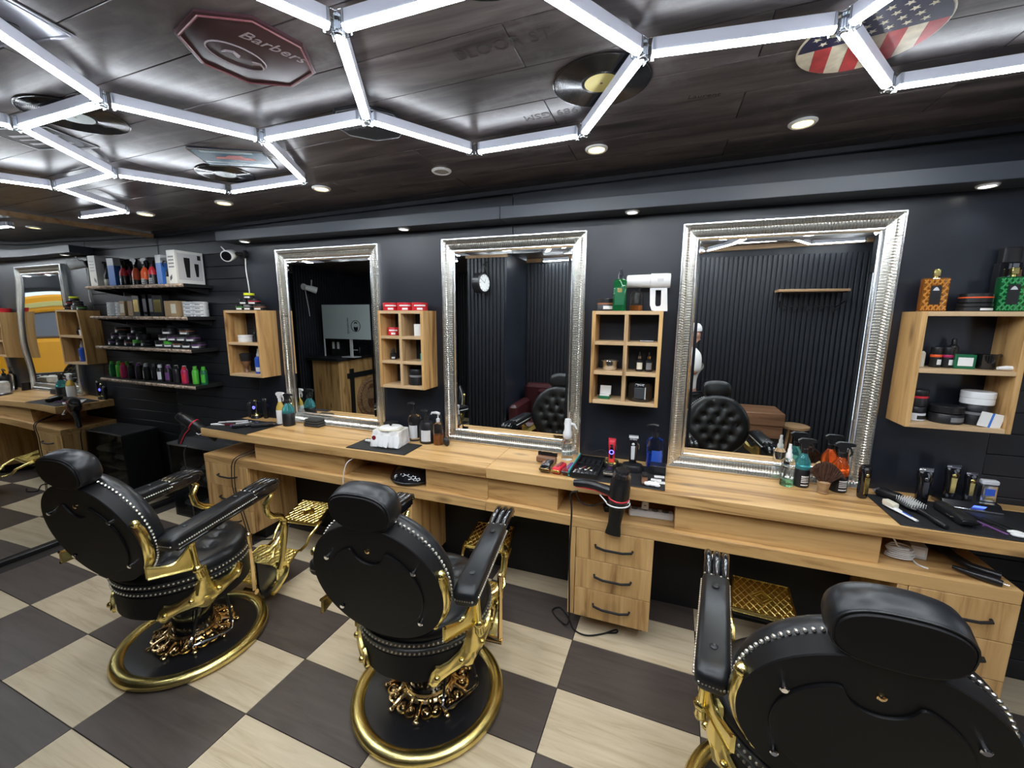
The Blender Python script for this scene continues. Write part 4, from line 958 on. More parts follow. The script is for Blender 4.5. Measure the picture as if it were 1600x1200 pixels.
clipper('large black clipper lying across the right mat', (5.275, -.275, ZM), .19, .055, 'black_matte', 'black_plastic', lie=True, rz=pi+.08)
for k, (x, y, rz, m) in enumerate(((5.345, -.30, -1.2, 'c_purple'), (5.385, -.27, -1.15, 'black_matte'), (5.43, -.30, -1.0, 'black_matte'))):
    t = T('styling_comb', ('dark purple comb on the right mat', 'black tail comb on the right mat beside the purple one', 'black comb nearest the tissue on the right mat')[k], 'comb', (x, y, ZM), rz)
    b = MB().box(-.085, .085, .004, .013, 0, .005, .001)
    for q in range(20): b.box(-.08+.005*q, -.0776+.005*q, -.012, .005, .001, .004)
    build('comb_body', b, m, t)
t = T('crumpled_tissue', 'spread white tissue at the front right of the right mat', 'tissue', (5.475, -.365, ZM)); b = MB()
for k in range(12): b.ball((random.uniform(-.06, .06), random.uniform(-.022, .022), .006), (.026, .015, .007), 7, 5)
build('paper', b, 'tissue', t)
# lower shelf
ZL = ZS+.0005
t = T('neck_bowl', 'glossy black dome bowl on the lower shelf', 'bowl', (2.655, -.275, ZL))
build('dome', MB().lathe([(.10, .012), (.135, .018), (.142, .03), (.130, .058), (.100, .088), (.055, .106), (.001, .112)], 40), 'black_gloss', t); build('rim', MB().lathe([(.095, 0), (.13, .004), (.143, .014), (.145, .022), (.140, .026), (.10, .016)], 40), 'black_plastic', t)
t = T('power_strip', 'white power strip on the lower shelf under the middle mat', 'power strip', (4.085, -.285, ZL), .06)
build('body', MB().box(-.11, .11, -.025, .025, 0, .036, .006), 'white_plastic', t)
for k in range(4): build('socket', MB().lathe([(.017, .036), (.017, .0385), (.013, .0385), (.012, .0365)], 14, -.08+.05*k, 0), 'c_grey', t)
t = T('charger_plug', 'white plug standing on the power strip', 'plug', (4.055, -.285, ZL+.0392)); build('body', MB().box(-.018, .018, -.015, .015, 0, .046, .005), 'white_plastic', t); build('port', MB().box(-.006, .006, -.0158, -.015, .02, .026), 'c_grey', t)
t = T('adapter_block', 'black power adapter on the lower shelf behind the hairdryer', 'adapter', (3.88, -.29, ZL), .3); build('body', MB().box(-.035, .035, -.025, .025, 0, .032, .006), 'black_plastic', t); build('lead', MB().tube([(.03, 0, .015), (.06, -.03, .01), (.04, -.08, .006), (-.02, -.09, .006)], .004, 6), 'black_plastic', t)
pts = []
for k in range(60):
    a = k*.62; pts.append((5.105+(.044+.006*math.sin(k*1.7))*math.cos(a), -.300+(.030+.004*math.cos(k*1.3))*math.sin(a), ZL+.004+.0009*k))
pts = [(5.035, -.36, ZS+.132), (5.06, -.345, ZS+.10), (5.09, -.32, ZS+.06)]+pts[::-1]+[(5.15, -.345, ZL+.004), (5.175, -.365, ZL+.004)]
cord('coiled white cable on the lower shelf at right', pts, .0032, 'white_plastic', 'coiled_cable', 'cable', 3)
carton('grey and white adapter box on the lower shelf beside the coiled cable', (5.19, -.225, ZL), .055, .11, .055, 'c_silver', -.2, 'c_white', name='adapter_box')
t = T('hair_dryer_spare', 'black hairdryer lying on the lower shelf at far right', 'hair dryer', (5.30, -.25, ZL))
build('barrel', MB().tube([(-.05, .13, .045), (-.01, .08, .045), (.02, .04, .045)], [.030, .042, .040], 16), 'black_plastic', t); build('handle', MB().tube([(-.01, .06, .04), (.0, -.02, .03), (.03, -.07, .022), (.10, -.11, .02)], [.02, .018, .016, .015], 10), 'black_plastic', t)
pts = [(5.355+.05*math.cos(k*.7)+.0008*k, -.10+.045*math.sin(k*.7), ZL+.006+.0016*k) for k in range(34)]
cord('tangle of black cord on the lower shelf at far right', pts, .0045, 'black_matte', 'tangled_cord', 'cord', 3)
t = T('plug_black', 'black plug at the front of the lower shelf, far right', 'plug', (5.325, -.375, ZL), -.3); build('body', MB().tube([(-.07, .02, .017), (-.02, 0, .017), (.03, -.012, .017), (.06, -.02, .016)], [.007, .013, .016, .012], 10), 'black_plastic', t); build('pin', MB().tube([(.06, -.015, .014), (.078, -.02, .014)], .0025, 6), 'steel', t)
# hanging hairdryers with holders and cords
Mh = Matrix.Scale(1.13, 4) @ Matrix.Rotation(.10, 4, 'Y') @ Matrix.Rotation(.16, 4, 'X')
hair_dryer('black hairdryer with red ring hanging at the front of the counter', (3.936, -.482, .843), Mh)
t = T('dryer_holder', 'white wire loop holding the middle hairdryer', 'holder', (3.932, -.475, .80))
build('loop', MB().tube([(-.075, .015, .022), (-.085, -.01, .024), (-.07, -.02, .016), (-.05, -.03, .0)]+[(.056*math.cos(a), .056*math.sin(a), -.006) for a in [pi*1.15+pi*1.0*k/10 for k in range(11)]], .0035, 6), 'white_plastic', t); build('bracket', MB().tube([(.045, .0, -.004), (.05, .03, -.002), (.045, .054, 0)], .0035, 6), 'white_plastic', t)
c_ = cord('black cord of the middle hairdryer looping down to the floor', [(3.737, -.475, .822), (3.70, -.47, .80), (3.705, -.455, .70), (3.70, -.450, .45), (3.705, -.445, .2), (3.70, -.43, .04), (3.64, -.38, .006), (3.585, -.32, .006), (3.62, -.28, .006), (3.68, -.34, .006), (3.73, -.42, .006), (3.80, -.44, .006), (3.88, -.40, .006), (3.945, -.345, .006), (3.95, -.365, .006), (3.90, -.385, .006)], .0045, 'black_matte')
cord('thin black loop of cord under the counter edge at the hairdryer', [(3.72, -.43, .79), (3.75, -.44, .75), (3.80, -.44, .74), (3.85, -.43, .76), (3.89, -.40, .78)], .003, 'black_matte')
Ml = Matrix.Rotation(-1.05, 4, 'Z') @ Matrix.Rotation(-1.02, 4, 'Y')
hair_dryer('black hairdryer with red stripe hanging off the left end of the counter', (.765, -.37, .862), Matrix.Rotation(.35, 4, 'Z') @ Matrix.Rotation(-.98, 4, 'Y'))
t = T('dryer_holder', 'white wire loop holding the left hairdryer', 'holder', (.90, -.36, .80)); build('loop', MB().tube([(.03, 0, .02), (.01, -.02, .005), (-.02, -.045, -.005), (-.05, -.04, 0)], .0035, 6), 'white_plastic', t); build('screw', MB().cyl((.028, 0, .02), (.034, 0, .02), .006, n=8), 'steel', t)
c_ = cord('black cord of the left hairdryer hanging to the floor', [(.70, -.38, .68), (.68, -.40, .62), (.69, -.40, .40), (.74, -.42, .15), (.82, -.46, .01), (.95, -.50, .006), (1.1, -.45, .006)], .0045, 'black_matte')
cord('black cable draped over the left drawer unit, left of two', [(1.36, -.18, .74), (1.32, -.34, .70), (1.275, -.436, .665), (1.25, -.448, .57), (1.25, -.45, .43), (1.28, -.44, .30), (1.33, -.42, .01)], .0036, 'black_matte')
cord('black cable draped over the left drawer unit, right of two', [(1.40, -.2, .72), (1.35, -.36, .69), (1.30, -.438, .662), (1.28, -.450, .56), (1.28, -.452, .42), (1.31, -.44, .30), (1.36, -.42, .01)], .0036, 'black_matte')
cord('loose black cable lying on the floor beside the left chair', [(1.30, -.37, .006), (1.42, -.30, .006), (1.53, -.32, .006), (1.58, -.37, .006), (1.50, -.42, .006), (1.43, -.46, .006), (1.52, -.50, .006), (1.62, -.47, .006)], .0045, 'black_matte')
cord('thin white cable hanging from the worktop behind the middle chair', [(2.30, -.38, .79), (2.265, -.425, .76), (2.245, -.44, .68), (2.24, -.44, .58), (2.25, -.43, .4)], .003, 'white_plastic')
cord('thin black cable behind the red trimmer', [(3.715, -.03, ZM+.01), (3.75, -.025, ZM+.03), (3.80, -.025, ZM+.045), (3.845, -.06, ZM+.02)], .0025, 'black_matte')
# ================================================================ GOODS IN AND ON THE CUBBY SHELVES
ZT = 1.7105; R2 = (1.2295, 1.4700); R3 = (1.2295, 1.3898, 1.5502)
# left cubby
for x, z, kw, lb in ((1.03, 0, dict(lid='c_black', band='c_green'), 'green-banded jar at the bottom left of the jar pile on the left cubby'), (1.115, 0, dict(lid='c_grey'), 'grey-lidded jar at the bottom middle of the jar pile on the left cubby'), (1.225, 0, dict(band='c_brown', r=.042), 'brown-banded jar at the bottom right of the jar pile on the left cubby'),
                     (1.075, .0430, dict(lid='c_black'), 'plain black jar in the second row on the left cubby'), (1.172, .0430, dict(band='c_red', r=.042), 'red-banded jar in the second row on the left cubby'), (1.125, .0860, dict(lid='c_yellow'), 'yellow-lidded jar on top of the pile on the left cubby')):
    jar(lb, (x, -.085, ZT+z), group='pomade jars on the left cubby', **kw)
for k, lb in enumerate(('lower', 'upper')): tin(lb+' white tin in the upper cell of the left cubby', (1.045, -.085, R2[1]+.0265*k), .05, .026, 'white_plastic', 'white tins in the left cubby')
for k, (x, h) in enumerate(((1.125, .085), (1.165, .10), (1.205, .07))): mister(('short', 'tall', 'small')[k]+' dark bottle in the upper cell of the left cubby', (x, -.07, R2[1]), .016, h, 'c_black', 'c_black' if k != 1 else 'c_grey')
t = T('neck_brush', 'black bristle neck brush on stem in the lower cell of the left cubby', 'brush', (1.02, -.08, R2[0])); build('handle', MB().lathe([(.024, 0), (.020, .006), (.010, .03), (.016, .05), (.030, .07), (.036, .09)], 18), 'brown_wood', t); build('bristles', MB().lathe([(.034, .089), (.040, .11), (.043, .145), (.03, .152), (.001, .153)], 20), 'bristle_dark', t)
mister('blue spray bottle with grey pump in the lower cell of the left cubby', (1.165, -.085, R2[0]), .030, .190, 'c_blue', 'c_silver', lab='c_silver', bh=.70)
# second cubby
for k, x in enumerate((2.398, 2.507, 2.616)): tin(('left', 'middle', 'right')[k]+' of the three red tins on the second cubby', (x, -.088, ZT), .050, .050, 'red_plastic', 'red tins on the second cubby', lab='c_white')
tin('red tin inside the top left cell of the second cubby', (2.408, -.085, R3[2]), .038, .052, 'red_plastic', lab='c_white')
carton('white and blue card box in the top right cell of the second cubby', (2.605, -.09, R3[2]), .055, .055, .075, 'white_paper', .5, None, name='card_box'); 
mister('tiny dark dropper bottle in the middle left cell of the second cubby', (2.400, -.085, R3[1]), .020, .075, 'c_black', 'c_black', lab='c_silver')
mister('pale teal bottle at the edge of the middle right cell of the second cubby', (2.632, -.09, R3[1]), .018, .085, 'c_teal', 'c_white')
jar('large black jar in the bottom right cell of the second cubby', (2.578, -.085, R3[0]), r=.052, h=.105, band='c_grey', lab=None, name='mask_jar')
# third cubby
jar('brown wax jar at the left on top of the third cubby', (3.785, -.085, ZT), r=.047, h=.066, lid='c_black', body='c_black', band='c_brown', name='wax_jar')
t = T('tonic_bottle', 'green square tonic bottle with clear cap on the third cubby', 'bottle', (3.864, -.142, ZT))
build('body', MB().loft([rrect(.032, .022, .006, 0, 3), rrect(.033, .023, .006, .004, 3), rrect(.033, .023, .006, .150, 3), rrect(.026, .018, .006, .160, 3), rrect(.012, .012, .006, .164, 3)]), 'clear_emerald', t); build('label', MB().box(-.024, .024, -.0245, -.0235, .03, .12), 'c_darkgreen', t); build('crest', MB().box(-.012, .012, -.0255, -.0246, .095, .115), 'gold', t)
build('cap', MB().lathe([(.012, .163), (.013, .185), (.010, .19), (.008, .215), (.001, .216)], 14), 'clear', t)
t = T('steam_sprayer', 'white nano mist spray gun standing on the third cubby', 'spray gun', (3.990, -.078, ZT))
build('barrel', MB().tube([(-.100, 0, .155), (-.096, 0, .155), (-.06, 0, .155), (.02, 0, .155), (.022, 0, .155), (.10, 0, .155), (.118, 0, .155)], [.026, .032, .033, .034, .038, .038, .036], 20), 'white_plastic', t)
build('muzzle', MB().tube([(.118, 0, .155), (.1205, 0, .155)], [.029, .026], 18), 'c_grey', t); build('display', MB().box(.055, .085, -.0390, -.036, .150, .164), 'c_silver', t)
b = MB(); o_ = [(.020, .118), (.024, .03), (.034, .004), (.050, 0), (.112, 0), (.112, .010), (.104, .118)]
i_ = [(.048, .108), (.050, .035), (.054, .026), (.060, .024), (.074, .026), (.078, .035), (.076, .108)]
for y in (-.014, .014):
    n = len(o_)
    b.add([(x, y, z) for x, z in o_]+[(x, y, z) for x, z in i_], [(k, (k+1) % n, n+(k+1) % n, n+k) for k in range(n)])
for l in (o_, i_):
    n = len(l); b.add([(x, -.014, z) for x, z in l]+[(x, .014, z) for x, z in l], [(k, (k+1) % n, n+(k+1) % n, n+k) for k in range(n)])
build('handle', b, 'white_plastic', t)
fl = build('tank', MB().lathe([(.029, 0), (.033, .004), (.033, .085), (.026, .10), (.016, .104), (.016, .120)], 22, -.045, 0), 'clear', t); build('liquid', MB().lathe([(.001, .003), (.030, .003), (.031, .03), (.001, .03)], 20, -.045, 0), 'clear_amber', fl)
t = T('phone_case', 'thin black wallet lying in the top right cell of the third cubby', 'wallet', (4.010, -.09, R3[2])); build('cover', MB().box(-.036, .036, -.03, .03, 0, .010, .003), 'black_plastic', t); build('edge', MB().box(-.034, .034, -.0305, -.0295, .003, .006), 'c_silver', t)
t = T('steel_bowl', 'small steel bowl with rim in the middle left cell of the third cubby', 'bowl', (3.822, -.090, R3[1])); build('bowl', MB().lathe([(.001, .001), (.034, .001), (.038, .006), (.039, .048), (.046, .050), (.046, .0525), (.036, .051), (.034, .008), (.001, .006)], 28), 'steel', t); build('rim', MB().tube(circ(.0455, 24, .0515), .0016, 6, closed=True), 'chrome', t)
for k, x in enumerate((3.978, 4.026)):
    t = T('dropper_bottle', ('dropper bottle with cream label in the third cubby', 'dropper bottle with dark label in the third cubby')[k], 'dropper bottle', (x, -.09, R3[1]))
    build('glass', MB().lathe([(.018, 0), (.0195, .003), (.0195, .055), (.008, .064), (.008, .07)], 18), 'c_black', t); label_patch(t, .0198, .012, .048, FRONT-.7, FRONT+.9, 'c_cream' if k == 0 else 'c_grey'); build('collar', MB().lathe([(.0095, .068), (.0095, .082), (.006, .084)], 12), 'gold_rose' if k else 'chrome', t); build('bulb', MB().lathe([(.006, .083), (.0055, .095), (.003, .104), (.001, .105)], 10), 'c_black', t)
t = T('card_case', 'green box with open white lid in the bottom left cell of the third cubby', 'box', (3.802, -.10, R3[0])); build('tray', MB().box(-.030, .030, -.024, .024, 0, .016, .002), 'c_darkgreen', t); build('lid', MB().mx(EUL(0, .026, .018, rx=-.25)).box(-.030, .030, -.002, .003, 0, .050, .001), 'white_paper', t); build('cards', MB().box(-.026, .026, -.020, .018, .016, .024, .001), 'c_white', t)
t = T('blade_bin', 'rounded black canister with window in the bottom right cell of the third cubby', 'canister', (3.990, -.085, R3[0])); build('body', MB().lathe([(.060, 0), (.064, .006), (.063, .075), (.055, .098), (.035, .104), (.001, .105)], 30), 'black_gloss', t); build('window', MB().box(-.028, .026, -.0655, -.057, .02, .078, .002), 'glass_dark', t); build('frame_edge', MB().tube([(.028, -.064, .018), (.028, -.063, .08)], .0025, 6), 'c_silver', t)
# right cubby
mat('cut_clear_brown', (.52, .23, .05), .12, spec=.8); mat('cut_clear_emerald', (.05, .30, .11), .12, spec=.8)  # ridge colours lighter than the flask glass: facet highlights put into the colour
def cologne(label, x, m, rz=-.1):
    t = T('cologne_bottle', label, 'bottle', (x, -.085, ZT), rz)
    b = MB().rbox(0, 0, 0, .140, .043, .020, .005, .003, 3)
    build('flask', b, m, t)
    d = MB()
    for i in range(-6, 7):
        for sg in (1, -1):
            pts = []
            for q in range(25):
                z = .006+.128*q/24; x_ = i*.017+sg*(z-.07)*.62
                if abs(x_) < .040 and not (abs(x_) < .0185 and .028 < z < .112): pts.append((x_, -.0203, z))
                elif len(pts) > 1: d.tube([pts[0], pts[-1]], .0032, 4); pts = []
                else: pts = []
            if len(pts) > 1: d.tube([pts[0], pts[-1]], .0032, 4)
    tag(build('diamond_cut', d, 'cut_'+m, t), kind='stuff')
    lb = build('label', MB().box(-.017, .017, -.0215, -.0195, .030, .108), 'c_black', t); build('crest', MB().prism([(-.011, .088), (.011, .088), (.006, .098), (0, .103), (-.006, .098)], -.0222, -.0216), 'c_silver', lb)
    build('neck', MB().lathe([(.008, .139), (.008, .150)], 12), 'gold', t); build('stopper', MB().box(-.011, .011, -.011, .011, .149, .177, .002), 'gold', t)
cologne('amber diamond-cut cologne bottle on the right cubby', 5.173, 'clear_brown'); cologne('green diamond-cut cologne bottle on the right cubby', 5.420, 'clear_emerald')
jar('lower black jar of the stacked pair on the right cubby', (5.315, -.085, ZT), r=.054, h=.034, lab='c_white', group='stacked black jars on the right cubby'); jar('upper orange-banded jar of the stacked pair on the right cubby', (5.315, -.085, ZT+.0345), r=.052, h=.040, band='c_orange', lab=None, group='stacked black jars on the right cubby')
t = T('aftershave_bottle', 'tall black bottle behind the green cologne on the right cubby', 'bottle', (5.425, -.035, ZT)); build('body', MB().rbox(0, 0, 0, .20, .036, .022, .006, .003, 3), 'black_gloss', t); build('cap', MB().rbox(0, 0, .2005, .262, .030, .018, .005, .002, 3), 'black_plastic', t); build('label', MB().box(.004, .034, -.0226, -.0215, .06, .17), 'brown_wood', t)
for k, (x, b_) in enumerate(((5.218, 'c_orange'), (5.258, 'c_pink'))):
    jar(('black jar with red-orange ring in the right cubby', 'black jar with pink ring in the right cubby')[k], (x, -.085, R2[1]), r=.0195, h=.088, band=b_, name='gel_pot', group='gel pots in the right cubby')
mister('dropper bottle with cream label at the left of the right cubby', (5.172, -.075, R2[1]), .014, .115, 'c_cream', 'c_black')
mister('plain black tube standing behind the green card box', (5.297, -.035, R2[1]), .018, .125, 'c_black', 'c_black', bh=.8)
carton('dark green and white card box in the right cubby', (5.305, -.095, R2[1]), .066, .045, .060, 'c_darkgreen', -.1, 'c_white', name='soap_box')
t = T('black_mug', 'wide black mug in the right cubby', 'mug', (5.385, -.085, R2[1])); build('mug', MB().lathe([(.032, 0), (.034, .004), (.036, .058), (.038, .062), (.033, .062), (.031, .01), (.001, .008)], 24), 'black_gloss', t); build('spout', MB().tube([(.034, 0, .055), (.048, 0, .060)], [.008, .006], 8), 'black_gloss', t)
t = T('cream_tube', 'white cream tube lying at the right of the right cubby', 'tube', (5.425, -.135, R2[1]), .15); build('tube_body', MB().tube([(-.03, 0, .010), (0, 0, .011), (.022, 0, .010)], [.006, .010, .010], 10), 'white_plastic', t); build('cap', MB().tube([(.022, 0, .010), (.034, 0, .010)], [.008, .008], 10), 'c_black', t)
jar('silver jar under the red-ringed jar in the right cubby', (5.176, -.085, R2[0]), r=.038, h=.064, lid='c_black', body='c_silver', lab='c_black', name='wax_jar'); jar('black ribbed jar with red ring on the silver jar', (5.176, -.085, R2[0]+.0645), r=.038, h=.075, band='c_red', lab=None, name='wax_jar')
jar('wide flat black ribbed jar in the lower cell of the right cubby', (5.283, -.090, R2[0]), r=.057, h=.076, lab='c_grey', name='hair_gel_jar')
jar('large black canister under the white tin in the right cubby', (5.384, -.080, R2[0]), r=.050, h=.088, band='c_grey', lab=None, name='hair_gel_jar'); tin('white tin with green badge on the large black canister', (5.384, -.080, R2[0]+.0885), .053, .055, 'white_plastic', lab=None)
t = T('price_card', 'folded white card with blue stripe at the right cubby corner', 'card', (5.392, -.148, R2[0]+.001), .1); build('card', MB().mx(EUL(0, 0, 0, ry=.18)).box(-.035, .045, -.001, .001, .0, .062), 'white_paper', t); build('stripe', MB().mx(EUL(0, 0, 0, ry=.18)).box(.002, .010, -.0016, -.0009, .0, .062), 'blue_card', t)
# ================================================================ RETAIL SHELVES IN THE CORNER
SH = (1.912, 1.660, 1.404, 1.112)
for k, z in enumerate(SH):
    t = T('retail_shelf', ('topmost', 'second', 'third', 'lowest')[k]+' black corner shelf with rough bark edge', 'shelf', (0, 0, z), 0, 'bark-edged corner shelves')
    build('board', MB().box(.006, .622, -.222, -.001, -.026, 0, .001), 'black_matte', t)
    b = MB(); rows = []
    for i in range(72):
        x = .006+.616*i/71; w_ = [random.uniform(-.003, .005) for _ in range(5)]
        rows.append([(x, -.222, -.001), (x, -.229+w_[0], -.003+w_[1]*.4), (x, -.233+w_[2], -.012), (x, -.228+w_[3], -.024+w_[4]*.5), (x, -.222, -.027)])
    b.loft(rows); build('bark_edge', b, 'bark', t, ang=15)
    for x in (.06, .33, .57):
        build('bracket', MB().prism([(-.002, -.026), (-.20, -.026), (-.20, -.034), (-.01, -.075), (-.002, -.075)], x-.004, x+.004, 'yz'), 'black_matte', t)
# topmost shelf
t = T('clipper_carton', 'white clipper box at the right end of the topmost corner shelf', 'box', (.508, -.115, SH[0]+.0005))
build('carton', MB().box(-.045, .047, -.105, .105, 0, .25, .0015), 'white_paper', t)
pc = build('picture', MB().box(.047, .0476, -.09, .09, .03, .23), 'c_silver', t)
for y, h0, h1, w_ in ((-.02, .05, .20, .022), (.05, .06, .16, .016)):
    build('clipper_print', MB().prism([(y-w_*.6, h0), (y+w_*.6, h0), (y+w_, h1-.03), (y+w_, h1), (y-w_, h1), (y-w_, h1-.03)], .0476, .0482, 'yz'), 'c_black', pc)
build('seal', MB().box(.0476, .0482, .06, .085, .19, .225), 'c_black', pc)
b = MB()
for q in range(4): b.box(-.03, .03, -.1056, -.1049, .12+.025*q, .132+.025*q)
build('side_print', b, 'c_grey', t); build('corner_print', MB().prism([(-.03, .02), (-.005, .04), (-.005, .07), (-.03, .05)], -.1056, -.1049), 'c_black', t)
t = T('spray_carton', 'blue box with white top on the topmost corner shelf', 'box', (.315, -.165, SH[0]+.0005), -.1); build('carton', MB().box(-.038, .038, -.03, .03, 0, .165, .001), 'blue_card', t); build('top_panel', MB().box(-.038, .038, -.03, .03, .165, .225, .001), 'c_silver', t)
for k, (x, y, bd, lb) in enumerate(((.395, -.10, 'c_black', 'plain dark trigger bottle beside the white clipper box'), (.405, -.175, 'c_cream', 'dark trigger bottle with cream sleeve beside the white clipper box'))):
    spray(lb, (x, y, SH[0]+.0005), .026, .20, 'c_black', 'c_black', bd, rz=.8*k)
for k, (x, y, bd, sl) in enumerate(((.06, -.15, 'c_orange', 'c_black'), (.13, -.11, 'c_black', 'c_grey'), (.19, -.17, 'c_red', 'c_black'), (.235, -.10, 'c_pink', 'c_black'), (.095, -.045, 'c_darkred', 'c_black'))):
    spray(('orange', 'black and grey', 'red', 'pink', 'dark red')[k]+' trigger bottle on the topmost corner shelf', (x, y, SH[0]+.0005), .029, .215, bd, 'c_black', sl, rz=pi+.3*k, group='trigger bottles on the topmost corner shelf', lab=1, base_h=.3+.12*k % .4)
# second shelf
for s_, x in enumerate((.445, .562)):
    for k in range(4): tin(('lowest', 'second', 'third', 'topmost')[k]+' tin of the '+('left', 'right')[s_]+' white stack on the second corner shelf', (x, -.075, SH[1]+.0005+.0295*k), .052, .029, 'white_plastic', 'white tins on the second corner shelf', lab='c_grey')
carton('kraft box with pale label on the second corner shelf', (.335, -.10, SH[1]+.0005), .075, .08, .125, 'c_kraft', .05, 'c_cream', name='kraft_box'); carton('plain kraft box beside the white tins on the second corner shelf', (.245, -.09, SH[1]+.0005), .07, .08, .125, 'c_kraft', 0, None, name='kraft_box')
carton('black box with gold print on the second corner shelf', (.140, -.11, SH[1]+.0005), .11, .06, .17, 'c_black', .1, 'gold_brushed', name='gift_box'); carton('black box nearest the corner on the second corner shelf', (.045, -.10, SH[1]+.0005), .06, .06, .18, 'black_gloss', 0, 'c_grey', name='gift_box')
# third shelf: jars in three rows
bands = [[None, 'c_green', 'c_brown', 'c_black', 'c_purple'], ['c_black', 'c_purple', 'c_grey', 'c_purple'], ['c_black', 'c_brown']]
for r_, row in enumerate(bands):
    for k, bd in enumerate(row):
        x = .095+.056*r_+.112*k + (.05 if r_ == 2 else 0)*k*2
        jar('%s jar, %s from the left in the %s row on the third corner shelf' % ({None: 'plain black', 'c_green': 'green-lidded', 'c_brown': 'brown-banded', 'c_black': 'black-banded', 'c_purple': 'purple-banded', 'c_grey': 'grey-banded'}[bd], ('first', 'second', 'third', 'fourth', 'fifth')[k], ('bottom', 'middle', 'top')[r_]), (x, -.11, SH[2]+.0005+.0535*r_), r=.050, h=.053, band=bd, lid='c_green' if bd == 'c_green' else 'c_black', group='pomade jars on the third corner shelf')
# lowest shelf: bottles
cols = [('c_black', 'c_grey'), ('c_black', 'c_silver'), ('c_grey', 'c_silver'), ('c_black', 'c_purple'), ('c_black', 'c_cream'), ('c_black', 'c_black'), ('c_silver', 'c_white'), ('c_pink', 'c_red'), ('c_green', 'c_limegreen'), ('c_green', 'c_limegreen'), ('c_limegreen', 'c_green'), ('c_darkgreen', 'c_green')]
nm = ['black bottle with grey cap nearest the corner', 'black bottle with silver cap', 'grey can with silver cap', 'black bottle with purple cap', 'black bottle with cream cap', 'all-black bottle', 'silver can with white cap', 'pink bottle with red cap', 'green bottle beside the pink one', 'green bottle third from the right end', 'bright green bottle second from the right end', 'dark green bottle at the right end']
for k, (a, c) in enumerate(cols):
    x = .045+.0505*k; y = -.12-.035*(k % 2)+ (.0 if k < 8 else .02)
    t = T('product_bottle', nm[k]+' on the lowest corner shelf', 'bottle', (x, y, SH[3]+.0005), 0, 'bottles on the lowest corner shelf')
    build('body', MB().lathe([(.021, 0), (.0235, .003), (.0235, .10), (.019, .114), (.012, .118)], 16), a, t); build('cap', MB().lathe([(.0135, .117), (.0145, .120), (.013, .142), (.001, .143)], 12), c, t); label_patch(t, .0238, .02, .085, FRONT-.1, FRONT+1.2, c if k > 2 else 'c_silver')
# security camera on the board edge, with its white cable
t = T('security_camera', 'white security camera at the upper left of the left mirror', 'camera', (1.02, -.02, 2.135))
build('mount', MB().cyl((0, .02, 0), (0, -.01, 0), .032, n=18).tube([(0, -.01, 0), (-.01, -.035, .0), (-.03, -.055, -.005)], [.012, .011, .012], 8), 'black_plastic', t)
Mc = Matrix.Translation((-.045, -.075, -.015)) @ Matrix.Rotation(.55, 4, 'Z') @ Matrix.Rotation(.25, 4, 'X')
build('housing', MB().mx(Mc).tube([(0, .055, 0), (0, .05, 0), (0, 0, 0), (0, -.052, 0), (0, -.056, 0)], [.028, .036, .040, .042, .040], 22), 'white_plastic', t); build('lens_face', MB().mx(Mc).tube([(0, -.056, 0), (0, -.0585, 0)], [.034, .033], 20), 'black_gloss', t)
build('antenna', MB().mx(Mc).tube([(-.03, .03, .02), (-.055, .02, .06)], [.005, .004], 7), 'white_plastic', t)
cord('white cable with plug hanging below the security camera', [(1.03, -.012, 2.11), (1.025, -.012, 2.02), (1.035, -.012, 1.92), (1.04, -.012, 1.83), (1.035, -.012, 1.79)], .004, 'white_plastic')
# glass-fronted towel cabinet under the corner shelves
t = T('towel_cabinet', 'low black glass-fronted cabinet of folded towels in the corner', 'cabinet', (.30, -.29, 0))
build('frame', MB().box(0, .56, .25, .27, 0, .62).box(0, .02, .004, .25, 0, .62).box(.54, .56, .004, .25, 0, .62).box(.02, .54, .004, .25, 0, .02).box(.02, .54, .004, .25, .30, .315), 'black_matte', t)
build('top', MB().box(-.004, .564, -.004, .272, .62, .635, .002), 'glass_dark', t); mat('cab_glass', (.55, .58, .6), .0, trans=1.0, ior=1.1)
build('door', MB().box(.003, .557, -.002, .002, .004, .618), 'cab_glass', t)
for s_ in range(2):
    for k in range(3):
        for z0, nm_ in ((.0205, 'lower'), (.3155, 'upper')):
            u = T('folded_towel', '%s folded towel of the %s stack on the %s shelf of the corner cabinet' % (('bottom', 'middle', 'top')[k], ('left', 'right')[s_], nm_), 'towel', (.45+.26*s_, -.165, z0+.052*k), random.uniform(-.04, .04), 'folded towels in the corner cabinet')
            build('towel', MB().rbox(0, 0, 0, .050, .105, .085, .02, .018, 5), 'cloth_grey' if (k+s_) % 2 else 'cloth_dark', u)
# ================================================================ DECOR ON THE CEILING
def on_ceiling(name, label, cat, x, y, rz=0, group=None):
    """thing hanging flat on the ceiling: local x,y in the ceiling plane, local z pointing down"""
    t = T(name, label, cat, (x, y, ceil_z(x)-.0005), 0, group)
    t.matrix_world = Matrix.Translation((x, y, ceil_z(x)-.0008)) @ Matrix.Rotation(-tilt, 4, 'Y') @ Matrix.Rotation(rz, 4, 'Z') @ Matrix.Rotation(pi, 4, 'X')
    return t
def record(label, x, y, r=.155, lab=None, group='vinyl records on the ceiling'):
    t = on_ceiling('vinyl_record', label, 'record', x, y, 0, group)
    prof = [(.004, 0), (r-.002, 0), (r, .002), (r-.003, .004)]
    k = r-.006
    while k > r*.40: prof += [(k, .0042), (k-.0022, .0030)]; k -= .0044
    prof += [(r*.36, .0036), (.004, .0036)]
    build('disc', MB().lathe(prof, 64), 'vinyl', t, ang=20)
    if lab: build('label', MB().lathe([(.005, .0037), (r*.345, .0037), (r*.345, .0043), (.005, .0043)], 36), lab, t); build('spindle_hole', MB().lathe([(.0045, .0044), (.001, .0044)], 10), 'c_black', t)
    return t
mat('label_yellow', (.72, .62, .20), .45); mat('label_pale', (.45, .5, .5), .4)
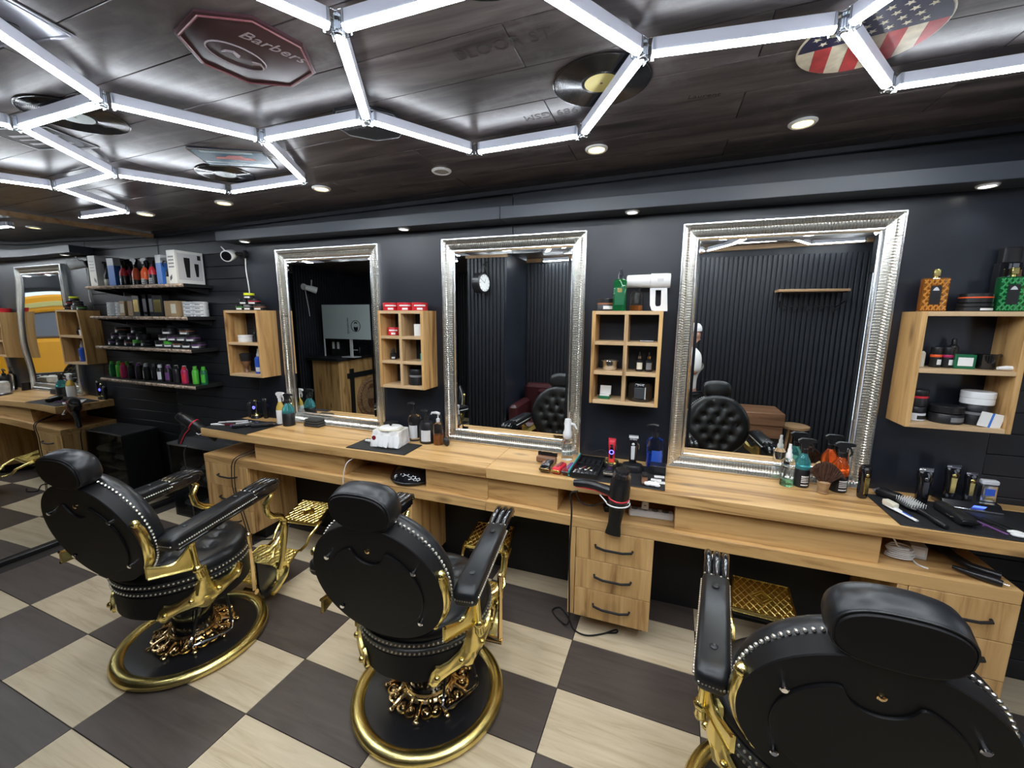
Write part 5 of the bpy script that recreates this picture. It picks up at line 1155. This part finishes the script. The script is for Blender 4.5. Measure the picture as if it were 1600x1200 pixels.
record('vinyl record with yellow label on the ceiling above the middle right', 3.852, -.945, .155, 'label_yellow')
record('vinyl record with pale label on the ceiling at the left, behind the light tubes', 2.035, -1.415, .15, 'label_pale')
record('black vinyl record on the ceiling at the top edge of the picture', 3.70, -1.535, .155, 'label_pale')
mat('sign_darkred', (.045, .016, .022), .4); mat('sign_edge', (.20, .06, .07), .35); mat('sign_line', (.33, .27, .29), .4); mat('sign_black', (.02, .022, .026), .35)
octp = [(2.853, -1.592), (2.985, -1.617), (3.09, -1.569), (3.113, -1.429), (3.059, -1.328), (2.923, -1.287), (2.821, -1.35), (2.796, -1.492)]
def octsign(label, cx, cy, r, ang, face, edge):
    t = on_ceiling('octagon_sign', label, 'sign', cx, cy, ang, None)
    P8 = [(r*math.cos(pi/8+k*pi/4), r*math.sin(pi/8+k*pi/4)) for k in range(8)]
    build('plate', MB().loft([[(x, y, .0) for x, y in P8], [(x, y, .006) for x, y in P8], [(x*.97, y*.97, .008) for x, y in P8]]), face, t)
    build('border', MB().tube([(x*.94, y*.94, 0.0085) for x, y in P8], .003, 6, closed=True), edge, t)
    return t
t = octsign('dark red octagonal sign with script lettering on the ceiling', 2.953, -1.452, .168, -.25, 'sign_darkred', 'sign_edge')
text_mesh('lettering', 'Barbers', .052, 'sign_line', t, EUL(.085, -.02, .0082, rz=-1.43), .0006, shear=.35)
ov = MB().tube([(-.035+.05*math.cos(a), .02+.075*math.sin(a), 0.0085) for a in [2*pi*k/28 for k in range(28)]], .0022, 5, closed=True)
for q in (-1, 1): ov.tube([(-.03, q*.018, 0.0085), (-.02, q*.035, 0.0085), (-.03, q*.05, 0.0085), (-.045, q*.055, 0.0085)], [.006, .004, .003, .0015], 5)
build('emblem', ov, 'sign_line', t)
t = octsign('black octagonal sign on the ceiling behind the hexagon joint', 2.985, -.985, .145, .1, 'sign_black', 'c_grey'); text_mesh('lettering', 'BARBER SHOP', .036, 'c_grey', t, EUL(0, 0, .0082, rz=pi), .0004)
# flag disc
t = on_ceiling('flag_sign', 'round tin sign with stars and stripes on the ceiling at right', 'sign', 4.562, -.905, .0)
mat('tin_red', (.42, .05, .05), .35, var=.25, vs=30); mat('tin_cream', (.62, .56, .42), .35, var=.2, vs=30); mat('tin_navy', (.025, .025, .06), .35)
build('disc', MB().lathe([(.001, 0), (.162, 0), (.165, .003), (.162, .006), (.001, .006)], 56), 'tin_cream', t)
fr_ = .16; ca = .62   # stripes run along local v
def chord_poly(u0, u1, vmin, n=10):
    pts = []
    for k in range(n+1):
        u = u0+(u1-u0)*k/n; pts.append((u, math.sqrt(max(fr_**2-u*u, 0))))
    lo = [(u0+(u1-u0)*k/n, max(vmin, -math.sqrt(max(fr_**2-(u0+(u1-u0)*k/n)**2, 0)))) for k in range(n, -1, -1)]
    return pts+lo
Mf = Matrix.Rotation(pi+.15, 4, 'Z')
for k in range(0, 8, 2):
    u0 = -fr_+.001+k*fr_*2/8; build('stripe', MB().mx(Mf).prism(chord_poly(u0, u0+fr_*2/8, -.01), .006, .0068, 'xy'), 'tin_red', t)
cn = [(fr_*math.cos(a), fr_*math.sin(a)) for a in [pi+pi*k/24 for k in range(25)]]
build('canton', MB().mx(Mf).prism([(x, y-.008) if y > -.02 else (x, y) for x, y in cn], .006, .0070, 'xy'), 'tin_navy', t)
b = MB().mx(Mf)
for i in range(7):
    for j in range(4):
        x, y = -.105+.035*i+(.017 if j % 2 else 0), -.032-.029*j
        if x*x+y*y < .145**2: b.prism([(x+(.011 if q % 2 == 0 else .0045)*math.cos(q*pi/5+pi/2), y+(.011 if q % 2 == 0 else .0045)*math.sin(q*pi/5+pi/2)) for q in range(10)], .0070, .0076, 'xy')
tag(build('stars', b, 'tin_cream', t), kind='stuff')
# rectangular tin signs
t = on_ceiling('tin_sign', 'blue tin sign with red car print on the ceiling', 'sign', 2.19, -.93, .55)
mat('tin_blue', (.05, .13, .22), .25); mat('tin_pale', (.35, .5, .6), .25)
build('plate', MB().box(-.15, .15, -.10, .10, 0, .004, .001), 'tin_blue', t); build('rim', MB().tube([(-.15, -.10, .004), (.15, -.10, .004), (.15, .10, .004), (-.15, .10, .004)], .003, 5, closed=True), 'steel', t)
build('car_print', MB().prism([(-.08, -.01), (-.07, .015), (-.03, .02), (-.01, .04), (.04, .04), (.055, .018), (.085, .012), (.085, -.01)], .004, .0046, 'xy'), 'tin_red', t); build('road_print', MB().box(-.14, .14, -.06, -.045, .004, .0046).box(-.14, .0, -.09, -.075, .004, .0046), 'tin_pale', t); build('title_print', MB().box(-.11, .10, .062, .085, .004, .0046), 'tin_pale', t)
t = on_ceiling('tin_sign', 'embossed pale licence plate sign at the upper left of the ceiling', 'sign', 2.455, -1.775, .20)
mat('plate_grey', (.30, .31, .36), .22, .3)
build('plate', MB().box(-.16, .16, -.085, .085, 0, .003, .001), 'plate_grey', t); build('rim', MB().tube([(-.15, -.075, .003), (.15, -.075, .003), (.15, .075, .003), (-.15, .075, .003)], .003, 5, closed=True), 'plate_grey', t)
text_mesh('lettering', 'MB', .105, 'sign_black', t, EUL(0, -.008, .003), .0022)
t = on_ceiling('tin_sign', 'black and white tin sign on the ceiling at the left edge of the picture', 'sign', 1.68, -1.36, .3)
build('plate', MB().box(-.14, .14, -.10, .10, 0, .003, .001), 'sign_black', t); build('rim', MB().tube([(-.135, -.095, .003), (.135, -.095, .003), (.135, .095, .003), (-.135, .095, .003)], .003, 5, closed=True), 'c_silver', t); build('print', MB().box(-.10, .10, .02, .035, .003, .0036).box(-.10, .06, -.01, .0, .003, .0036).box(-.10, .08, -.05, -.035, .003, .0036), 'c_silver', t)
record('dark vinyl record on the ceiling above the second downlight from the left', 1.95, -.80, .13, 'label_pale')
# ================================================================ WHAT THE MIRRORS SHOW
# wall clock on a bracket
t = T('wall_clock', 'round black double-faced wall clock on a scrolled bracket', 'clock', (2.15, -2.06, 2.04))
build('bracket', MB().tube([(.03, .005, .24), (.03, .05, .22), (.02, .09, .20), (.0, .10, .13)], .007, 7).tube([(.03, .0, .10), (.03, .03, .12), (.03, .06, .17), (.03, .04, .21), (.03, .02, .19)], .006, 7).box(.015, .045, -.001, .004, .06, .28), 'black_matte', t)
Mk = Matrix.Translation((0, .10, 0)) @ Matrix.Rotation(-1.33, 4, 'Z')
build('case', MB().mx(Mk).tube([(0, -.05, 0), (0, -.045, 0), (0, .045, 0), (0, .05, 0)], [.10, .112, .112, .10], 32), 'black_plastic', t)
fc = build('face', MB().mx(Mk).tube([(0, .0501, 0), (0, .0515, 0)], [.092, .092], 32), 'c_white', t)
b = MB().mx(Mk)
for k in range(12):
    a = k*pi/6; b.tube([(.076*math.cos(a), .0525, .076*math.sin(a)), (.088*math.cos(a), .0525, .088*math.sin(a))], .003, 4)
b.tube([(0, .053, 0), (.05*math.cos(1.2), .053, .05*math.sin(1.2))], .003, 4).tube([(0, .053, 0), (.07*math.cos(2.6), .053, .07*math.sin(2.6))], .0022, 4)
build('dial_marks', b, 'c_black', fc)
# coat rack
t = T('coat_rack', 'wall coat rack with wooden shelf and black hooks', 'coat rack', (5.48, -2.80, 1.80))
build('shelf_board', MB().box(-.30, .30, 0, .20, .14, .165, .003), 'trim_wood', t)
b = MB()
for x in (-.28, .28): b.tube([(x, .0, .14), (x, .19, .138), (x, .17, .05), (x*.9, .06, .0), (x*.9, .0, .0)], .007, 7)
b.tube([(-.25, .05, .0), (.25, .05, .0)], .006, 7); build('rail', b, 'black_matte', t)
for k in range(5): build('hook', MB().tube([(-.22+.11*k, .05, .0), (-.22+.11*k, .06, -.05), (-.22+.11*k, .09, -.055), (-.22+.11*k, .10, -.03)], .006, 6).ball((-.22+.11*k, .10, -.028), .010, 7, 5), 'black_matte', t)
# wooden bench block and stool
t = T('shoe_bench', 'brown wooden bench block against the slatted wall', 'bench', (5.02, -2.52, 0))
build('seat', MB().box(-.28, .27, -.22, .20, .60, .73, .006), 'brown_wood', t); build('apron', MB().box(-.27, .26, -.21, .19, .47, .598, .004), 'brown_wood', t)
build('body', MB().box(-.26, .25, -.20, .17, .02, .468, .004), 'black_matte', t)
t = T('side_stool', 'small wooden stool with splayed legs beside the bench', 'stool', (5.42, -2.48, 0)); build('seat', MB().lathe([(.12, .565), (.13, .570), (.13, .592), (.12, .597), (.001, .597)], 26), 'trim_wood', t)
for k in range(3):
    a = k*2*pi/3+.5; build('leg', MB().cyl((.07*math.cos(a), .07*math.sin(a), .566), (.13*math.cos(a), .13*math.sin(a), 0), .016, .012, 8), 'trim_wood', t)
# dark red leather armchair
t = T('leather_armchair', 'dark red leather armchair with cushion in the waiting corner', 'armchair', (2.86, -2.36, 0))
mat('oxblood', (.045, .010, .012), .32, spec=.5, bump=.1, bs=90)
build('base', MB().rbox(0, 0, .08, .36, .40, .34, .05, .02), 'oxblood', t); build('seat_cushion', MB().rbox(0, .03, .361, .47, .29, .30, .06, .04), 'oxblood', t); build('back', MB().rbox(0, -.28, .361, .84, .39, .09, .06, .04), 'oxblood', t)
for s_ in (-1, 1): build('arm', MB().rbox(s_*.355, .06, .361, .66, .055, .27, .04, .03), 'oxblood', t)
for sx in (-1, 1):
    for sy in (-1, 1): build('leg', MB().cyl((sx*.34, sy*.28, .085), (sx*.34, sy*.28, 0), .022, .015, 8), 'black_matte', t)
t = T('throw_cushion', 'wrinkled dark red leather cushion on the armchair', 'cushion', (2.87, -2.465, .472), .05)
build('cushion', MB().mx(EUL(0, 0, .17, rx=-.25)).loft([rrect(.03, .01, .009, -.17, 5), rrect(.16, .04, .035, -.15, 5), rrect(.19, .07, .06, 0, 5), rrect(.17, .045, .04, .15, 5), rrect(.03, .01, .009, .17, 5)]), 'oxblood', t)
build('crease', MB().mx(EUL(0, 0, .17, rx=-.25)).tube([(-.12, .072, .05), (-.03, .076, .0), (.05, .074, -.06)], .006, 6), 'oxblood', t)
# reception desk with beam frame and round plaque
t = T('reception_desk', 'oak reception desk with dark top and black beams', 'desk', (-.03, -2.09, 0))
build('body', MB().box(-.46, 0, -1.25, 0, 0, 1.06, .002), 'oak_z', t); build('top', MB().box(-.52, .05, -1.30, .05, 1.06, 1.10, .003), 'black_matte', t)
for a in ((.0, .018, -.27, -.20, .10, .93), (.0, .022, -1.15, -.15, .80, .87), (.0, .018, -1.10, -1.03, .10, .93)): build('beam', MB().box(*a), 'black_matte', t)
pq = build('plaque', MB().tube([(.001, -.62, .46), (.028, -.62, .46), (.032, -.62, .46)], [.30, .30, .285], 40), 'trim_wood', t)
b = MB().tube([(.034, -.62+.245*math.cos(a), .46+.245*math.sin(a)) for a in [2*pi*k/40 for k in range(40)]], .006, 5, closed=True)
for k in range(36):
    a = 2*pi*k/36; b.tube([(.034, -.62+.258*math.cos(a), .46+.258*math.sin(a)), (.034, -.62+.275*math.cos(a+.04), .46+.275*math.sin(a+.04))], .007, 4)
b.prism([(-.62+.10*math.cos(a)*1.0, .40+.12*math.sin(a)) for a in [pi+pi*k/10 for k in range(11)]]+[(-.53, .46), (-.57, .43), (-.62, .44), (-.67, .43), (-.71, .46)], .032, .036, 'yz')
b.prism([(-.71, .55), (-.72, .60), (-.66, .66), (-.58, .66), (-.52, .60), (-.53, .55), (-.56, .60), (-.68, .60)], .032, .036, 'yz')
build('burned_design', b, 'brown_wood', pq)
t = T('screen_board', 'pale board with round black emblem above the reception desk', 'board', (-.05, -2.28, 1.1005)); mat('board_pale', (.46, .53, .54), .5)
build('panel', MB().box(-.38, .46, -.012, .012, .25, .72, .003), 'board_pale', t); build('stand', MB().box(-.385, -.375, -.008, .008, 0, .72).box(.05, .09, -.03, -.012, 0, .4).box(-.04, .18, -.08, .06, 0, .008), 'c_silver', t)
b = MB().tube([(.19+.075*math.cos(a), .013, .43+.075*math.sin(a)) for a in [2*pi*k/28 for k in range(28)]], .004, 5, closed=True)
b.prism([(.19+.035*math.cos(a), .40+.04*math.sin(a)) for a in [pi+pi*k/8 for k in range(9)]]+[(.22, .425), (.19, .415), (.16, .425)], .012, .0135).prism([(.16, .46), (.17, .485), (.21, .485), (.22, .46), (.19, .47)], .012, .0135)
build('emblem', b, 'c_black', t); text_mesh('lettering', 'Gentlemen', .05, 'c_black', t, Matrix(((0, 0, 0, .06), (0, 0, 1, .0125), (1, 0, 0, .43), (0, 0, 0, 1))) @ Matrix.Rotation(0, 4, 'Z') if False else EUL(.06, .0125, .43, rx=pi/2, ry=0, rz=pi) @ Matrix.Rotation(pi/2, 4, 'Z'), .0006, shear=.2)
for k in range(2): 
    u = T('lever_folder', ('black ring binder standing on the desk by the board stand', 'second black ring binder standing on the desk')[k], 'binder', (-.36+.085*k, -2.50, 1.1005)); build('cover', MB().box(-.035, .035, -.13, .13, 0, .24, .003), 'black_matte', u); build('spine_label', MB().box(-.02, .02, .13, .1308, .10, .20), 'c_white', u)
t = T('card_terminal', 'black till printer on the reception desk', 'printer', (-.12, -2.62, 1.1005)); build('body', MB().box(-.08, .08, -.09, .09, 0, .13, .01), 'black_plastic', t); build('slot', MB().box(-.05, .05, .0895, .091, .07, .085), 'c_white', t)
# second camera on the side wall
t = T('security_camera', 'second white security camera on the side wall, seen in the left mirror', 'camera', (RX0+.02, -2.12, 2.06))
build('mount', MB().tube([(0, 0, 0), (.03, 0, 0)], [.045, .035], 16).tube([(.03, 0, 0), (.07, 0, -.01)], .013, 8), 'white_plastic', t); build('housing', MB().tube([(.06, .03, -.01), (.11, -.03, -.03), (.15, -.08, -.05)], [.032, .042, .044], 18), 'white_plastic', t); build('lens_face', MB().tube([(.151, -.081, -.0505), (.154, -.085, -.052)], [.036, .035], 16), 'black_gloss', t); build('antenna', MB().tube([(.11, -.03, .0), (.12, -.03, .09)], .006, 6), 'white_plastic', t)
cord('white double-ended cable hanging from the second security camera', [(RX0+.025, -2.14, 2.03), (RX0+.025, -2.16, 1.9), (RX0+.025, -2.18, 1.76), (RX0+.025, -2.19, 1.66)], .005, 'white_plastic')
# street outside the window
struct('pavement', MB().box(WX+.1, 12, -6, 3, -.2, -.15), 'c_grey', 'grey street outside the shop window'); mat('truck_orange', (1.0, .42, .005), .4); 
t = T('delivery_truck', 'orange truck parked outside the shop window', 'truck', (8.0, -1.8, -.15))
build('body', MB().box(0, 1.8, -2.4, 2.2, .45, 1.25, .05), 'truck_orange', t); build('cabin', MB().box(.1, 1.7, -2.3, 2.1, 1.25, 1.85, .04), 'c_grey', t); build('roof', MB().box(0, 1.8, -2.4, 2.2, 1.85, 2.25, .05), 'truck_orange', t); build('light_bar', MB().box(-.04, 0.0, -1.6, 1.4, 1.98, 2.10, .01), 'label_yellow', t); build('chassis', MB().box(.05, 1.7, -2.2, 2.0, .25, .45), 'black_matte', t)
for y in (-1.5, 1.4): build('wheel', MB().tube([(-.02, y, .38), (0, y, .38), (.28, y, .38), (.3, y, .38)], [.34, .38, .38, .34], 24), 'black_matte', t)
# ================================================================ PHOTOGRAPHER (seen at the edge of the right mirror)
def skinfig(name, verts, edges, radii, m, parent, sub=2):
    me = bpy.data.meshes.new(name); me.from_pydata(verts, edges, []); o = bpy.data.objects.new(name, me); COL.objects.link(o)
    sk = o.modifiers.new('s', 'SKIN'); sk.use_smooth_shade = True
    for i, r in enumerate(radii): me.skin_vertices[0].data[i].radius = (r, r) if not isinstance(r, tuple) else r
    me.skin_vertices[0].data[0].use_root = True
    ss = o.modifiers.new('u', 'SUBSURF'); ss.levels = sub; ss.render_levels = sub
    bpy.context.view_layer.update(); dg = bpy.context.evaluated_depsgraph_get()
    nm_ = bpy.data.meshes.new_from_object(o.evaluated_get(dg)); nm_.name = name
    bpy.data.objects.remove(o); nm_.materials.clear(); nm_.materials.append(MATS[m]); nm_.polygons.foreach_set('use_smooth', [True]*len(nm_.polygons))
    n = bpy.data.objects.new(name, nm_); COL.objects.link(n); n.parent = parent; return n
mat('skin', (.42, .22, .15), .5); mat('shirt_white', (.72, .72, .70), .8, bump=.3, bs=60); mat('trousers', (.02, .022, .03), .8)
pt = T('person', 'person in white cap and white shirt with both hands raised', 'person', (4.345, -2.54, 0), .9)
_V = [(0, 0, .82), (0, 0, .92), (0, .0, 1.06), (0, 0, 1.18), (0, .005, 1.27), (0, .01, 1.33), (0, .025, 1.40), (0, .03, 1.47), (0, .025, 1.52),
      (.08, 0, 1.25), (.145, 0, 1.23), (.150, .0, 1.05), (.12, .13, 1.15), (.04, .20, 1.26), (-.08, 0, 1.25), (-.155, 0, 1.23), (-.19, -.01, 1.05), (-.17, .13, 1.15), (-.12, .20, 1.26),
      (.085, 0, .78), (.09, .01, .45), (.095, -.01, .10), (.10, .07, .045), (.10, .15, .035), (-.085, 0, .78), (-.09, .01, .45), (-.095, -.01, .10), (-.10, .07, .045), (-.10, .15, .035)]
V_ = [(x+(.045 if z > 1.38 else .02 if z > 1.3 else 0), y-(.05 if z > 1.38 else .02 if z > 1.3 else 0), z*1.035) for x, y, z in _V]
E_ = [(0, 1), (1, 2), (2, 3), (3, 4), (4, 5), (5, 6), (6, 7), (7, 8), (4, 9), (9, 10), (10, 11), (11, 12), (12, 13), (4, 14), (14, 15), (15, 16), (16, 17), (17, 18), (0, 19), (19, 20), (20, 21), (21, 22), (22, 23), (0, 24), (24, 25), (25, 26), (26, 27), (27, 28)]
R_ = [(.15, .10), (.14, .095), (.145, .10), (.155, .10), (.09, .07), .052, .075, .085, .06, .065, .058, .045, .038, .03, .065, .058, .045, .038, .03, .085, .055, .04, .042, .03, .085, .055, .04, .042, .03]
skinfig('body', V_, E_, R_, 'skin', pt)
VS = V_[:5]+[V_[9], V_[10], V_[11], V_[14], V_[15], V_[16]]; skinfig('shirt', VS, [(0, 1), (1, 2), (2, 3), (3, 4), (4, 5), (5, 6), (6, 7), (4, 8), (8, 9), (9, 10)], [(.165, .115), (.155, .11), (.16, .115), (.165, .115), (.10, .085), .078, .072, .062, .078, .072, .062], 'shirt_white', pt)
VT = [V_[0]]+V_[19:22]+V_[24:27]; skinfig('trousers', VT, [(0, 1), (1, 2), (2, 3), (0, 4), (4, 5), (5, 6)], [(.16, .11), .10, .07, .058, .10, .07, .058], 'trousers', pt)
for s_, w_, e_ in ((1, V_[13], V_[12]), (-1, V_[18], V_[17])):
    d = (Vector(w_)-Vector(e_)).normalized(); side = Vector((-s_, 0, 0)); side = (side-d*side.dot(d)).normalized(); nrm = d.cross(side)
    W_ = Vector(w_); hv = [W_, W_+d*.05, W_+d*.085]; he = [(0, 1), (1, 2)]; hrad = [.026, (.034, .016), (.036, .014)]
    for k, ln in enumerate((.072, .082, .076, .058)):
        o_ = W_+d*.085+side*(.027-.018*k); i0 = len(hv); cur = nrm*(.012)
        hv += [o_, o_+d*ln*.45+cur*.3, o_+d*ln*.75+cur*1.2, o_+d*ln*.9+cur*2.3]; he += [(2, i0), (i0, i0+1), (i0+1, i0+2), (i0+2, i0+3)]; hrad += [.0095, .009, .0085, .007]
    i0 = len(hv); o_ = W_+d*.03+side*.028; hv += [o_, o_+side*.025+d*.025, o_+side*.03+d*.052+nrm*.012]; he += [(1, i0), (i0, i0+1), (i0+1, i0+2)]; hrad += [.012, .011, .009]
    skinfig('hand', [tuple(p) for p in hv], he, hrad, 'skin', pt, 1)
hd_ = MB().at(.045, -.05, .055).ball((0, .028, 1.435), (.075, .092, .105), 24, 16); hd_.tube([(0, .112, 1.455), (0, .132, 1.425), (0, .128, 1.415)], [.010, .015, .012], 8)
for s_ in (-1, 1): hd_.ball((s_*.078, .02, 1.435), (.010, .018, .028), 8, 6)
hd_.tube([(-.025, .112, 1.385), (0, .118, 1.387), (.025, .112, 1.385)], .006, 6)
hb = build('head', hd_, 'skin', pt); 
for s_ in (-1, 1): build('eye', MB().at(.045, -.05, .055).ball((s_*.030, .110, 1.448), (.013, .008, .008), 8, 6), 'c_white', hb); 
build('brow', MB().at(.045, -.05, .055).tube([(-.048, .105, 1.470), (-.02, .115, 1.474)], .004, 5).tube([(.048, .105, 1.470), (.02, .115, 1.474)], .004, 5), 'bristle_dark', hb)
cp2 = build('cap', MB().at(.045, -.05, .055).loft([[(.080*q*math.cos(a), .022+.098*q*math.sin(a), z) for a in [2*pi*k/28 for k in range(28)]] for q, z in ((1.0, 1.478), (1.03, 1.50), (.95, 1.53), (.72, 1.556), (.35, 1.567), (.02, 1.569))]), 'white_plastic', pt)
build('visor', MB().at(.045, -.05, .055).loft([[(x, y, z) for x, y in [(-.07, .085), (-.06, .15), (0, .185), (.06, .15), (.07, .085)]] for z in (1.480, 1.487)]), 'white_plastic', cp2)
